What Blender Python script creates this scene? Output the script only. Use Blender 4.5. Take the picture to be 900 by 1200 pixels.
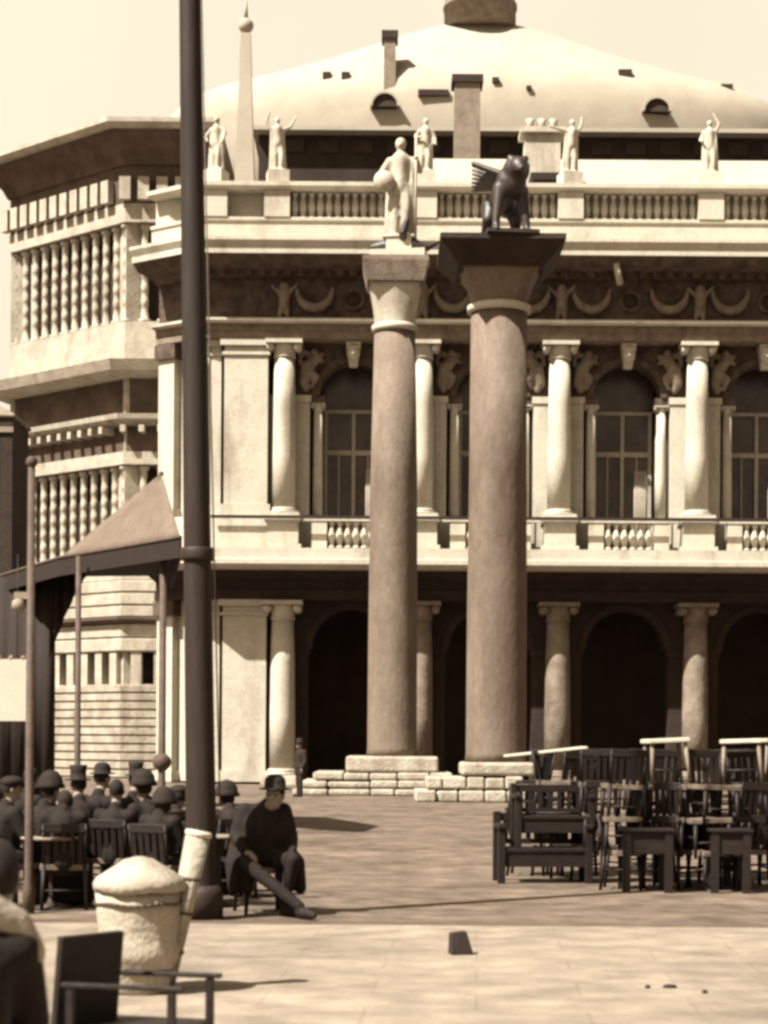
import bpy, bmesh, math, random
from mathutils import Vector, Matrix
R = math.radians
random.seed(7)
scene = bpy.context.scene
COL = scene.collection
for o in list(bpy.data.objects): bpy.data.objects.remove(o)

# ------------------------------------------------------------------ camera, sky, sun, exposure
FPX, ROLL, EYE = 2200.0, R(0.4), 1.7          # focal length in photo pixels (900 wide)
cam = bpy.data.cameras.new('camera'); camo = bpy.data.objects.new('camera', cam); COL.objects.link(camo)
cam.sensor_fit = 'HORIZONTAL'; cam.sensor_width = 36; cam.lens = 36*FPX/900
cam.shift_y = 0.3; cam.clip_start = 0.5; cam.clip_end = 3000
camo.location = (0, 0, EYE)
camo.rotation_mode = 'QUATERNION'
camo.rotation_quaternion = (Matrix.Rotation(R(90), 3, 'X') @ Matrix.Rotation(ROLL, 3, 'Z')).to_quaternion()
cam.dof.use_dof = True; cam.dof.focus_distance = 45; cam.dof.aperture_fstop = 4.5
scene.camera = camo

SUN_EL, SUN_AZ = 52, 52                        # azimuth: degrees to the left of the direction facing the camera
w = bpy.data.worlds.new('World'); scene.world = w; w.use_nodes = True
nt = w.node_tree; bg = nt.nodes['Background']
sky = nt.nodes.new('ShaderNodeTexSky'); sky.sky_type = 'NISHITA'; sky.sun_disc = False
sky.sun_elevation = R(SUN_EL); sky.sun_rotation = R(180+SUN_AZ); sky.dust_density = 3.0; sky.air_density = 1.2
bw = nt.nodes.new('ShaderNodeRGBToBW'); mx = nt.nodes.new('ShaderNodeMix'); mx.data_type = 'RGBA'; mx.blend_type = 'MULTIPLY'
mx.inputs[0].default_value = 1; mx.inputs[7].default_value = (1.0, 0.82, 0.60, 1)
nt.links.new(sky.outputs[0], bw.inputs[0]); nt.links.new(bw.outputs[0], mx.inputs[6])
# made-up cloud layer ahead of the camera, brightens visible sky without lighting the facade
tcw = nt.nodes.new('ShaderNodeTexCoord'); sx_ = nt.nodes.new('ShaderNodeSeparateXYZ'); nt.links.new(tcw.outputs['Generated'], sx_.inputs[0])
def mrange(src, a, b, c, d):
    n_ = nt.nodes.new('ShaderNodeMapRange'); n_.interpolation_type = 'SMOOTHSTEP'
    for i_, v_ in enumerate((a, b, c, d)): n_.inputs[1+i_].default_value = v_
    nt.links.new(src, n_.inputs[0]); return n_.outputs[0]
def mmul(a, b):
    n_ = nt.nodes.new('ShaderNodeMath'); n_.operation = 'MULTIPLY'; nt.links.new(a, n_.inputs[0]); nt.links.new(b, n_.inputs[1]); return n_.outputs[0]
cn = nt.nodes.new('ShaderNodeTexNoise'); cn.inputs['Scale'].default_value = 2.2; cn.inputs['Detail'].default_value = 7; nt.links.new(tcw.outputs['Generated'], cn.inputs['Vector'])
cov = mmul(mmul(mrange(sx_.outputs['Y'], .35, .8, 0, 1), mrange(sx_.outputs['Z'], .75, .45, 0, 1)), mrange(cn.outputs['Fac'], .25, .75, .82, 1))
cl = nt.nodes.new('ShaderNodeMix'); cl.data_type = 'RGBA'; nt.links.new(cov, cl.inputs[0]); nt.links.new(mx.outputs[2], cl.inputs[6])
SKY_S = 0.05; ADDED_CLOUD = .385
cl.inputs[7].default_value = (ADDED_CLOUD/SKY_S, ADDED_CLOUD*.905/SKY_S, ADDED_CLOUD*.70/SKY_S, 1)
nt.links.new(cl.outputs[2], bg.inputs[0])
bg.inputs[1].default_value = SKY_S
sun = bpy.data.lights.new('sun', 'SUN'); sun.energy = 5.0; sun.angle = R(0.6); sun.color = (1, .965, .89)
suno = bpy.data.objects.new('sun', sun); COL.objects.link(suno); suno.location = (-30, -20, 60)
sd = Vector((math.sin(R(SUN_AZ))*math.cos(R(SUN_EL)), math.cos(R(SUN_AZ))*math.cos(R(SUN_EL)), -math.sin(R(SUN_EL))))
suno.rotation_euler = sd.to_track_quat('-Z', 'Y').to_euler()
scene.view_settings.view_transform = 'Standard'; scene.view_settings.look = 'None'
scene.view_settings.exposure = 1.46; scene.view_settings.gamma = 1
scene.render.engine = 'CYCLES'
scene.cycles.filter_width = 3.1
scene.cycles.max_bounces = 6; scene.cycles.diffuse_bounces = 1

# ------------------------------------------------------------------ helpers
def P(x, y, D):
    X, V = x-450, 870-y
    u = X*math.cos(ROLL)-V*math.sin(ROLL); v = V*math.cos(ROLL)+X*math.sin(ROLL)
    return Vector((u*D/FPX, D, EYE+v*D/FPX))
def PX(x, y, D): return P(x, y, D).x
def PZ(y, D, x=600): return P(x, y, D).z

def mat(name, c1, c2=None, scale=3.0, rough=.85, bump=.15, detail=6, spec=.25, kind='noise', stretch=(1, 1, 1), c3=None, bscale=None, grain=.2):
    m = bpy.data.materials.new(name); m.use_nodes = True
    n = m.node_tree.nodes; l = m.node_tree.links; b = n['Principled BSDF']
    b.inputs['Roughness'].default_value = rough; b.inputs['Specular IOR Level'].default_value = spec
    c2 = c2 or tuple(x*.75 for x in c1)
    tc = n.new('ShaderNodeTexCoord'); mp = n.new('ShaderNodeMapping'); mp.inputs['Scale'].default_value = stretch
    g = n.new('ShaderNodeNewGeometry')
    l.new(g.outputs['Position'] if kind != 'object' else tc.outputs['Object'], mp.inputs['Vector'])
    nz = n.new('ShaderNodeTexNoise'); nz.inputs['Scale'].default_value = scale; nz.inputs['Detail'].default_value = detail; nz.inputs['Roughness'].default_value = .65
    l.new(mp.outputs[0], nz.inputs['Vector'])
    cr = n.new('ShaderNodeValToRGB'); cr.color_ramp.elements[0].position = .33; cr.color_ramp.elements[1].position = .67
    cr.color_ramp.elements[0].color = (*c2, 1); cr.color_ramp.elements[1].color = (*c1, 1)
    l.new(nz.outputs['Fac'], cr.inputs[0]); out = cr.outputs[0]
    if c3:   # sparse weather stains with their own shape
        n2 = n.new('ShaderNodeTexNoise'); n2.inputs['Scale'].default_value = scale*.35; n2.inputs['Detail'].default_value = 8; n2.inputs['Roughness'].default_value = .7
        mp2 = n.new('ShaderNodeMapping'); mp2.inputs['Scale'].default_value = (1.6, 1.6, .45); l.new(g.outputs['Position'], mp2.inputs['Vector'])
        l.new(mp2.outputs[0], n2.inputs['Vector'])
        r2 = n.new('ShaderNodeMapRange'); r2.inputs[1].default_value = .52; r2.inputs[2].default_value = .74; l.new(n2.outputs['Fac'], r2.inputs[0])
        mm = n.new('ShaderNodeMix'); mm.data_type = 'RGBA'; l.new(r2.outputs[0], mm.inputs[0]); l.new(out, mm.inputs[6]); mm.inputs[7].default_value = (*c3, 1)
        out = mm.outputs[2]
    ng = n.new('ShaderNodeTexNoise'); ng.inputs['Scale'].default_value = max(8, scale*9); ng.inputs['Detail'].default_value = 3; ng.inputs['Roughness'].default_value = .8; l.new(mp.outputs[0], ng.inputs['Vector'])
    rg = n.new('ShaderNodeMapRange'); rg.inputs[1].default_value = .3; rg.inputs[2].default_value = .7; rg.inputs[3].default_value = 1-grain; rg.inputs[4].default_value = 1+grain*.6; l.new(ng.outputs['Fac'], rg.inputs[0])
    sg = n.new('ShaderNodeVectorMath'); sg.operation = 'SCALE'; l.new(out, sg.inputs[0]); l.new(rg.outputs[0], sg.inputs['Scale']); out = sg.outputs[0]
    l.new(out, b.inputs['Base Color'])
    if bump:
        nb = n.new('ShaderNodeTexNoise'); nb.inputs['Scale'].default_value = bscale or scale*6; nb.inputs['Detail'].default_value = 4
        l.new(mp.outputs[0], nb.inputs['Vector'])
        bp = n.new('ShaderNodeBump'); bp.inputs['Strength'].default_value = bump; bp.inputs['Distance'].default_value = .05
        l.new(nb.outputs['Fac'], bp.inputs['Height']); l.new(bp.outputs[0], b.inputs['Normal'])
    return m

def sep(v, k=1.0):   # sepia toned albedo
    t = min(1, v/.62); v *= .68; return (v, v*(.60+.46*t-.155*t*t), v*(.42+.39*t-.09*t*t))
M = {}
M['stone'] = mat('istrian_stone', sep(.72), sep(.60), 1.2, c3=sep(.36), bump=.2)
M['stone_carved_shade'] = mat('shade_toned_carved_stone', sep(.17), sep(.065), 2.2, c3=sep(.045), bump=.5)  # frieze, soffit and arch-wall shade is put into this darker colour
M['stone_dark'] = mat('dark_and_shade_stone', sep(.06), sep(.035), 1.5, c3=sep(.03), bump=.4)  # near-black tone stands in for arcade shade; also dark caps and vents
M['stone_shaded'] = mat('shade_toned_column_stone', sep(.36), sep(.20), 1.4, c3=sep(.10), bump=.4)  # stone darkened to imitate balcony shade on the ground columns
M['worn'] = mat('worn_step_stone', sep(.62), sep(.38), 1.7, c3=sep(.18), bump=.6, grain=.3)
M['relief'] = mat('shade_toned_relief', sep(.34), sep(.2), 2.5, c3=sep(.12), bump=.4)  # architrave and carvings toned down to imitate shade under the cornice
M['marble'] = mat('white_marble', sep(.70), sep(.5), 2.5, c3=sep(.30), bump=.25)
M['mint'] = mat('mint_stone', sep(.60), sep(.42), 1.6, c3=sep(.28), bump=.4)
M['mint_shade'] = mat('mint_shade_toned_stone', sep(.16), sep(.08), 1.0, bump=.3)  # shade under the mint cornices painted in as a darker stone
M['interior'] = mat('dark_interior', sep(.07), sep(.045), 1, bump=0)
M['glass'] = mat('reflection_toned_glass', sep(.12), sep(.04), .9, rough=.25, bump=.1, spec=.5)  # two-tone colour imitates uneven reflections in the panes
M['wood_frame'] = mat('window_wood', sep(.55), sep(.4), 6)
M['curtain'] = mat('pale_curtain', sep(.5), sep(.4), 2)
M['granite'] = mat('grey_granite', sep(.215), sep(.145), 1.1, c3=sep(.28), bump=.35, rough=.75, grain=.2, stretch=(1, 1, .45))
M['red_granite'] = mat('mottled_granite', sep(.26), sep(.18), 1.3, c3=sep(.15), bump=.35, rough=.75, grain=.2, stretch=(1, 1, .45))
M['bronze'] = mat('dark_bronze', sep(.055), sep(.03), 4, rough=.5, spec=.5)
M['lead'] = mat('pale_lead_roof', sep(.53), sep(.45), .5, bump=.1, grain=.06)
M['dark_brown'] = mat('even_dark_brown', sep(.055), sep(.03), .8, bump=.3)  # even dark brown for attic wall, roof hatch and kiosk
M['chimney'] = mat('chimney_plaster', sep(.36), sep(.22), 2)
M['pole'] = mat('tarred_pole', sep(.042), sep(.022), 3, rough=.7, stretch=(6, 6, .5))
M['canvas'] = mat('awning_canvas', sep(.22), sep(.165), 2.5, bump=.2)
M['canvas_dark'] = mat('dark_canvas', sep(.032), sep(.025), 3)
M['wood'] = mat('dark_wood', sep(.028), sep(.014), 5, rough=.55, stretch=(1, 1, 4))
M['seat'] = mat('sunlit_tone_seat', sep(.30), sep(.10), 6, rough=.6)  # paler tone painted in to imitate sunlit seat tops and edges
M['plank'] = mat('grey_plank', sep(.85), sep(.6), 3, rough=.6, stretch=(1, 6, 6))
M['iron'] = mat('dark_iron', sep(.05), sep(.03), 5, rough=.6)
M['post'] = mat('weathered_post', sep(.13), sep(.08), 4, rough=.7)
M['cloth_dark'] = mat('dark_wool', sep(.026), sep(.014), 12, bump=.3)
M['cloth_mid'] = mat('brown_wool', sep(.04), sep(.025), 12, bump=.3)
M['skin'] = mat('skin', sep(.34), sep(.28), 8, bump=.05, rough=.6)
M['hair'] = mat('hair', sep(.03), sep(.02), 20)
M['felt'] = mat('felt_hat', sep(.03), sep(.02), 12)
M['straw'] = mat('straw_hat', sep(.3), sep(.2), 20)
M['white_cloth'] = mat('white_cloth', sep(.56), sep(.40), 3.5, c3=sep(.30), bump=.3, bscale=26)
M['paper'] = mat('white_board', sep(.72), sep(.66), 3, bump=.05)

class MB:
    def __init__(s): s.v = []; s.f = []; s.sm = []
    def add(s, vs, fs, smooth=False):
        b = len(s.v); s.v += [tuple(p) for p in vs]; s.f += [tuple(b+i for i in f) for f in fs]; s.sm += [smooth]*len(fs); return s
    def box(s, x0, x1, y0, y1, z0, z1, M4=None):
        vs = [Vector((x, y, z)) for z in (z0, z1) for y in (y0, y1) for x in (x0, x1)]
        if M4: vs = [M4 @ v for v in vs]
        return s.add(vs, [(0, 2, 3, 1), (4, 5, 7, 6), (0, 1, 5, 4), (2, 6, 7, 3), (0, 4, 6, 2), (1, 3, 7, 5)])
    def hexa(s, bot, top):   # two quads
        return s.add(list(bot)+list(top), [(3, 2, 1, 0), (4, 5, 6, 7), (0, 1, 5, 4), (1, 2, 6, 5), (2, 3, 7, 6), (3, 0, 4, 7)])
    def lathe(s, prof, c=(0, 0, 0), seg=20, sx=1, sy=1, rot=0, smooth=True):
        vs = []; fs = []; n = len(prof)
        for r, z in prof:
            for k in range(seg):
                a = 2*math.pi*k/seg+rot; vs.append((c[0]+r*math.cos(a)*sx, c[1]+r*math.sin(a)*sy, c[2]+z))
        for i in range(n-1):
            for k in range(seg):
                k2 = (k+1) % seg; fs.append((i*seg+k, i*seg+k2, (i+1)*seg+k2, (i+1)*seg+k))
        fs.append(tuple(reversed(range(seg)))); fs.append(tuple((n-1)*seg+k for k in range(seg)))
        return s.add(vs, fs, smooth)
    def tube(s, p0, p1, r0, r1=None, seg=10, smooth=True):
        p0 = Vector(p0); p1 = Vector(p1); r1 = r0 if r1 is None else r1
        q = (p1-p0).to_track_quat('Z', 'Y'); vs = []
        for p, r in ((p0, r0), (p1, r1)):
            for k in range(seg):
                a = 2*math.pi*k/seg; vs.append(p+q @ Vector((r*math.cos(a), r*math.sin(a), 0)))
        fs = [(k, (k+1) % seg, seg+(k+1) % seg, seg+k) for k in range(seg)]+[tuple(reversed(range(seg))), tuple(range(seg, 2*seg))]
        return s.add(vs, fs, smooth)
    def ball(s, c, r, sx=1, sy=1, sz=1, seg=12, rings=8, Mx=None):
        vs = []; fs = []
        for i in range(rings+1):
            t = math.pi*i/rings
            for k in range(seg):
                a = 2*math.pi*k/seg; p = Vector((r*sx*math.sin(t)*math.cos(a), r*sy*math.sin(t)*math.sin(a), r*sz*math.cos(t)))
                if Mx: p = Mx @ p
                vs.append(Vector(c)+p)
        for i in range(rings):
            for k in range(seg): fs.append((i*seg+k, (i+1)*seg+k, (i+1)*seg+(k+1) % seg, i*seg+(k+1) % seg))
        return s.add(vs, fs, True)
    def limb(s, p0, p1, r0, r1):
        s.ball(p0, r0, seg=10, rings=7); s.ball(p1, r1, seg=10, rings=7); return s.tube(p0, p1, r0, r1, 10)
    def chain(s, pts, rs):
        for i in range(len(pts)-1): s.limb(pts[i], pts[i+1], rs[i], rs[i+1])
        return s
    def along(s, path, prof):   # profile [(outward, z)] swept along a plan path with mitred corners; outward is to the right of travel
        n = len(path); dirs = []
        for i in range(n-1):
            d = Vector((path[i+1][0]-path[i][0], path[i+1][1]-path[i][1])); d.normalize(); dirs.append(Vector((d.y, -d.x)))
        offs = []
        for i in range(n):
            if i == 0: offs.append(dirs[0])
            elif i == n-1: offs.append(dirs[-1])
            else:
                b = (dirs[i-1]+dirs[i]).normalized(); offs.append(b/b.dot(dirs[i]))
        m = len(prof); vs = []; fs = []
        for i in range(n):
            for o, z in prof: vs.append((path[i][0]+offs[i].x*o, path[i][1]+offs[i].y*o, z))
        for i in range(n-1):
            for k in range(m):
                k2 = (k+1) % m; fs.append((i*m+k, (i+1)*m+k, (i+1)*m+k2, i*m+k2))
        fs.append(tuple(range(m))); fs.append(tuple(reversed([(n-1)*m+k for k in range(m)])))
        return s.add(vs, fs)
    def arch(s, cx, hw, zs, zt, r, y0, y1, seg=14):   # wall panel cx±hw, zs..zt with a semicircular opening of radius r springing at zs
        arc = [(cx+r*math.cos(math.pi-math.pi*i/seg), zs+r*math.sin(math.pi*i/seg)) for i in range(seg+1)]
        topx = [cx-hw+2*hw*i/seg for i in range(seg+1)]
        for y, flip in ((y0, 0), (y1, 1)):
            vs = []; fs = []
            for (ax, az), tx in zip(arc, topx): vs += [(ax, y, az), (tx, y, zt)]
            for i in range(seg):
                q = (2*i, 2*i+2, 2*i+3, 2*i+1); fs.append(q if not flip else q[::-1])
            vs += [(cx-hw, y, zs), (cx+hw, y, zs)]; k = len(vs)
            a, b = (0, 1, k-2), (2*seg, k-1, 2*seg+1)
            fs += [a if not flip else a[::-1], b if not flip else b[::-1]]
            s.add(vs, fs)
        vs = []; fs = []
        for ax, az in arc: vs += [(ax, y0, az), (ax, y1, az)]
        for i in range(seg): fs.append((2*i, 2*i+1, 2*i+3, 2*i+2))
        s.add(vs, fs)
        s.add([(cx-hw, y0, zs), (cx-r, y0, zs), (cx-r, y1, zs), (cx-hw, y1, zs)], [(0, 1, 2, 3)])
        s.add([(cx+r, y0, zs), (cx+hw, y0, zs), (cx+hw, y1, zs), (cx+r, y1, zs)], [(0, 1, 2, 3)])
        return s
    def ring(s, cx, zs, r0, r1, y0, y1, seg=14, a0=0, a1=180):
        vs = []; fs = []
        for i in range(seg+1):
            a = R(a0+(a1-a0)*i/seg)
            for r in (r0, r1):
                for y in (y0, y1): vs.append((cx+r*math.cos(a), y, zs+r*math.sin(a)))
        for i in range(seg):
            b = 4*i; c = b+4
            fs += [(b, c, c+2, b+2), (b+1, b+3, c+3, c+1), (b, b+1, c+1, c), (b+2, c+2, c+3, b+3)]
        fs += [(0, 2, 3, 1), (4*seg, 4*seg+1, 4*seg+3, 4*seg+2)]
        return s.add(vs, fs)
    def build(s, name, m, parent=None, voxel=0, smoothit=0, bevel=0):
        me = bpy.data.meshes.new(name); me.from_pydata([tuple(v) for v in s.v], [], s.f)
        me.polygons.foreach_set('use_smooth', s.sm)
        bm = bmesh.new(); bm.from_mesh(me); bmesh.ops.recalc_face_normals(bm, faces=bm.faces) if not voxel else None; bm.to_mesh(me); bm.free()
        me.materials.append(m)
        o = bpy.data.objects.new(name, me); COL.objects.link(o)
        if voxel:
            rm = o.modifiers.new('r', 'REMESH'); rm.mode = 'VOXEL'; rm.voxel_size = voxel; rm.use_smooth_shade = True
            if smoothit:
                sm = o.modifiers.new('s', 'SMOOTH'); sm.iterations = smoothit; sm.factor = .5
            dg = bpy.context.evaluated_depsgraph_get(); nm = bpy.data.meshes.new_from_object(o.evaluated_get(dg))
            o.modifiers.clear(); o.data = nm; nm.name = name
            if not nm.materials: nm.materials.append(m)
            else: nm.materials[0] = m
            nm.polygons.foreach_set('use_smooth', [True]*len(nm.polygons))
        if bevel:
            bv = o.modifiers.new('bevel', 'BEVEL'); bv.width = bevel; bv.segments = 2; bv.limit_method = 'ANGLE'
        if parent: o.parent = parent
        return o
def tag(o, label, cat, group=None, kind=None):
    o['label'] = label; o['category'] = cat
    if group: o['group'] = group
    if kind: o['kind'] = kind
    return o
def thing(name, label, cat, loc=(0, 0, 0), rz=0, group=None):
    o = bpy.data.objects.new(name, None); COL.objects.link(o); o.location = loc; o.rotation_euler = (0, 0, rz); o.empty_display_size = .3
    return tag(o, label, cat, group)
def copy_tree(o, parent=None):
    c = o.copy(); COL.objects.link(c)
    if parent: c.parent = parent
    for ch in [x for x in bpy.data.objects if x.parent == o]: copy_tree(ch, c)
    return c

# ------------------------------------------------------------------ ground
def paving_mat(name, c1, c2, joint, bw_, bh, rot=0, streak=.5):
    m = bpy.data.materials.new(name); m.use_nodes = True; n = m.node_tree.nodes; l = m.node_tree.links; b = n['Principled BSDF']
    b.inputs['Roughness'].default_value = .8; b.inputs['Specular IOR Level'].default_value = .2
    g = n.new('ShaderNodeNewGeometry'); mp = n.new('ShaderNodeMapping'); mp.inputs['Rotation'].default_value = (0, 0, rot); l.new(g.outputs['Position'], mp.inputs['Vector'])
    br = n.new('ShaderNodeTexBrick'); br.inputs['Scale'].default_value = 1; br.inputs['Brick Width'].default_value = bw_; br.inputs['Row Height'].default_value = bh
    br.inputs['Mortar Size'].default_value = .012; br.inputs['Color1'].default_value = (*c1, 1); br.inputs['Color2'].default_value = (*c2, 1); br.inputs['Mortar'].default_value = (*joint, 1)
    l.new(mp.outputs[0], br.inputs['Vector'])
    n1 = n.new('ShaderNodeTexNoise'); n1.inputs['Scale'].default_value = .55; n1.inputs['Detail'].default_value = 9; n1.inputs['Roughness'].default_value = .7; l.new(g.outputs['Position'], n1.inputs['Vector'])
    r1 = n.new('ShaderNodeMapRange'); r1.inputs[1].default_value = .3; r1.inputs[2].default_value = .7; r1.inputs[3].default_value = 1-streak*.6; r1.inputs[4].default_value = 1+streak*.35; l.new(n1.outputs['Fac'], r1.inputs[0])
    mp2 = n.new('ShaderNodeMapping'); mp2.inputs['Scale'].default_value = (.9, 1.0, 1); l.new(g.outputs['Position'], mp2.inputs['Vector'])
    n2 = n.new('ShaderNodeTexNoise'); n2.inputs['Scale'].default_value = 2.6; n2.inputs['Detail'].default_value = 6; l.new(mp2.outputs[0], n2.inputs['Vector'])
    r2 = n.new('ShaderNodeMapRange'); r2.inputs[1].default_value = .35; r2.inputs[2].default_value = .7; r2.inputs[3].default_value = 1-streak*.4; r2.inputs[4].default_value = 1+streak*.3; l.new(n2.outputs['Fac'], r2.inputs[0])
    mu = n.new('ShaderNodeMath'); mu.operation = 'MULTIPLY'; l.new(r1.outputs[0], mu.inputs[0]); l.new(r2.outputs[0], mu.inputs[1])
    vm = n.new('ShaderNodeVectorMath'); vm.operation = 'SCALE'; l.new(br.outputs['Color'], vm.inputs[0]); l.new(mu.outputs[0], vm.inputs['Scale'])
    l.new(vm.outputs[0], b.inputs['Base Color'])
    n3 = n.new('ShaderNodeTexNoise'); n3.inputs['Scale'].default_value = 14; n3.inputs['Detail'].default_value = 5; l.new(g.outputs['Position'], n3.inputs['Vector'])
    bp = n.new('ShaderNodeBump'); bp.inputs['Strength'].default_value = .35; bp.inputs['Distance'].default_value = .03; l.new(n3.outputs['Fac'], bp.inputs['Height']); l.new(bp.outputs[0], b.inputs['Normal'])
    return m
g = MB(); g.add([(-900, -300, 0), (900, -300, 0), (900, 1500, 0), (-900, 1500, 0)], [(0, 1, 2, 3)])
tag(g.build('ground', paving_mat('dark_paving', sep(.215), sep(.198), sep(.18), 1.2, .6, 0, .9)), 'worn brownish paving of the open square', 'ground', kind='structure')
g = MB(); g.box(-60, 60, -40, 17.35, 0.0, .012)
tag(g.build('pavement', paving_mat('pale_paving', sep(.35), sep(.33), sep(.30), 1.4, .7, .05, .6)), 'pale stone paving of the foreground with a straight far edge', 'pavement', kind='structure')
g = MB(); g.box(-60, 60, 17.35, 17.75, 0.0, .008)
tag(g.build('kerb', mat('kerb_stone', sep(.17), sep(.10), 2)), 'thin dark kerb line along the far edge of the pale paving', 'kerb', kind='structure')

# ------------------------------------------------------------------ library
YF = 75.0
XC = [-4.08+5.5*i for i in range(6)]                 # half-column axes
XR = XC[-1]+2.2
CORNER = (-7.1, YF); LEFT = (-9.05, 76.4); RIGHT = (XR, YF); LEFTBACK = (-9.05, 96.0)
path = [LEFT, CORNER, RIGHT]
lib = thing('library_building', 'long pale two-storey library with arcade, balcony and statue-topped balustrade', 'building', (6, 80, 0))
LI = Matrix.Translation((-6, -80, 0))
def lp(mb, name, m, parent=lib, **k):
    o = mb.build(name, m, None, **k); o.parent = parent
    if parent is lib: o.matrix_parent_inverse = LI
    return o
Z0, ZB0, ZB1, ZR = 0, 8.45, 9.25, 10.68              # balcony slab, rail
# ground-floor entablature and balcony slab
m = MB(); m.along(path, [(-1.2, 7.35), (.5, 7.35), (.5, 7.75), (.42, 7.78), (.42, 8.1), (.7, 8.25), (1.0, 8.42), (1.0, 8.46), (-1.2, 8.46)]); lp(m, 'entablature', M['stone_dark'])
m = MB(); m.along(path, [(-1.4, 8.47), (1.75, 8.47), (2.1, 8.62), (2.1, 8.80), (1.95, 8.84), (1.95, ZB1), (-1.4, ZB1)]); lp(m, 'balcony_slab', M['stone'])
# upper entablature: architrave, frieze, cornice, attic plinth, rail
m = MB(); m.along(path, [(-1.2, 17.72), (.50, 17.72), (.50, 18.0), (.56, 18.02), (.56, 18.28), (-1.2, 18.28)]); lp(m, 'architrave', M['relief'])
m = MB(); m.along(path, [(-1.2, 18.285), (.66, 18.285), (.82, 18.36), (.82, 18.46), (-1.2, 18.46)]); lp(m, 'fillet', M['stone'])
m = MB(); m.along(path, [(-1.2, 18.47), (.32, 18.47), (.32, 20.1), (-1.2, 20.1)]); lp(m, 'frieze', M['stone_carved_shade'])
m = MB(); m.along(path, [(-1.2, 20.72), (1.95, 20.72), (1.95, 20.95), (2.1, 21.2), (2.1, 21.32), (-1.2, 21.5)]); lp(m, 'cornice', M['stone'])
m = MB(); m.along(path, [(-1.2, 20.11), (.5, 20.11), (.75, 20.3), (1.6, 20.42), (1.8, 20.66), (1.9, 20.717), (-1.2, 20.717)]); lp(m, 'soffit', M['stone_carved_shade'])  # split from the cornice to carry the painted shade tone
m = MB(); m.along(path, [(-1.0, 21.34), (.95, 21.34), (.95, 21.5), (.8, 21.55), (.8, 22.25), (.88, 22.3), (.88, 22.42), (-1.0, 22.42)]); lp(m, 'attic_plinth', M['stone'])
m = MB(); m.box(-6.9, XR, YF-.86, YF-.79, ZR-.16, ZR-.03); lp(m, 'iron_rail', M['iron'])
m = MB(); m.along(path, [(.1, 23.5), (.9, 23.5), (1.12, 23.6), (1.12, 23.76), (.1, 23.82)]); lp(m, 'roof_rail', M['stone'])
# dentils
m = MB(); x = -7.2
while x < XR:
    m.box(x, x+.28, YF-1.0, YF-.45, 20.12, 20.36); x += .52
lp(m, 'dentils', M['stone_carved_shade'])
# roof balustrade: pedestals and balusters
bal_prof = [(.12, 0), (.12, .08), (.07, .1), (.13, .35), (.14, .5), (.07, .75), (.06, .85), (.12, .93), (.12, 1.0)]
def balusters(parent, x0, x1, n, y, z, h, m, first=[None, None]):
    for i in range(n):
        xx = x0+(x1-x0)*(i+.5)/n
        key = round(h, 2)
        if first[0] is None or first[1] != key:
            b = MB(); b.lathe([(r*1.15, t*h) for r, t in bal_prof], seg=10); o = b.build('baluster', m); first[0] = o; first[1] = key
        else:
            o = first[0].copy(); COL.objects.link(o)
        o.parent = parent; o.location = (xx, y, z)
PED = [PX(x, 260, 74.4) for x in (252, 325, 497, 668, 832)]+[PX(1000, 260, 74.4)]
for i, x in enumerate(PED):
    m = MB(); m.box(x-.5, x+.5, YF-.93, YF-.05, 22.43, 23.49); lp(m, 'pedestal', M['stone'])
for i in range(len(PED)-1):
    a, b = PED[i]+.5, PED[i+1]-.5
    m = MB(); m.box(a, b, YF-.25, YF-.12, 22.43, 23.49); bk = lp(m, 'balustrade', M['stone'])
    n = max(2, int((b-a)/.34))
    if i == 0: continue
    balusters(bk, a, b, n, YF-.48, 22.43, 1.06, M['stone'])
m = MB()                                              # solid parapet along the left face
m.along([LEFT, CORNER, (PED[0]-.5, YF)], [(.2, 22.43), (.55, 22.43), (.55, 23.49), (.2, 23.49)]); lp(m, 'parapet', M['stone'])

def column_part(x, y, zb, zt, r, name, m, sub=True, capr=1.55, proj=1.0):
    h = zt-zb
    s = MB(); ch = r*1.5
    prof = [(r, .38*r*2), (r*1.0, h*.33), (r*.87, h-ch)]
    s.lathe([(r, .7*r), (r, h*.35), (r*.95, h*.65), (r*.86, h-ch)], (x, y, zb), 24); o = lp(s, name, m)
    b = MB(); b.box(x-r*1.4, x+r*1.4, y-r*1.4, y+r*1.4, zb, zb+.25*r); b.lathe([(r*1.36, .25*r), (r*1.36, .42*r), (r*1.12, .5*r), (r*1.22, .58*r), (r*1.05, .72*r)], (x, y, zb), 24)
    bo = b.build('base', m); bo.parent = o
    c = MB(); c.lathe([(r*.86, 0), (r*.98, .04), (r*.9, .1*ch+.04), (r*1.0, ch*.55), (r*1.25, ch*.75)], (x, y, zt-ch), 24)
    for sx in (-1, 1):                                # volutes
        c.tube((x+sx*r*1.15, y-r*1.15, zt-ch*.42), (x+sx*r*1.15, y+r*1.15, zt-ch*.42), r*.33, r*.33, 12)
    c.box(x-r*capr, x+r*capr, y-r*1.35, y+r*1.35, zt-ch*.24, zt-.02)
    co = c.build('capital', m); co.parent = o
    return o
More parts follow.
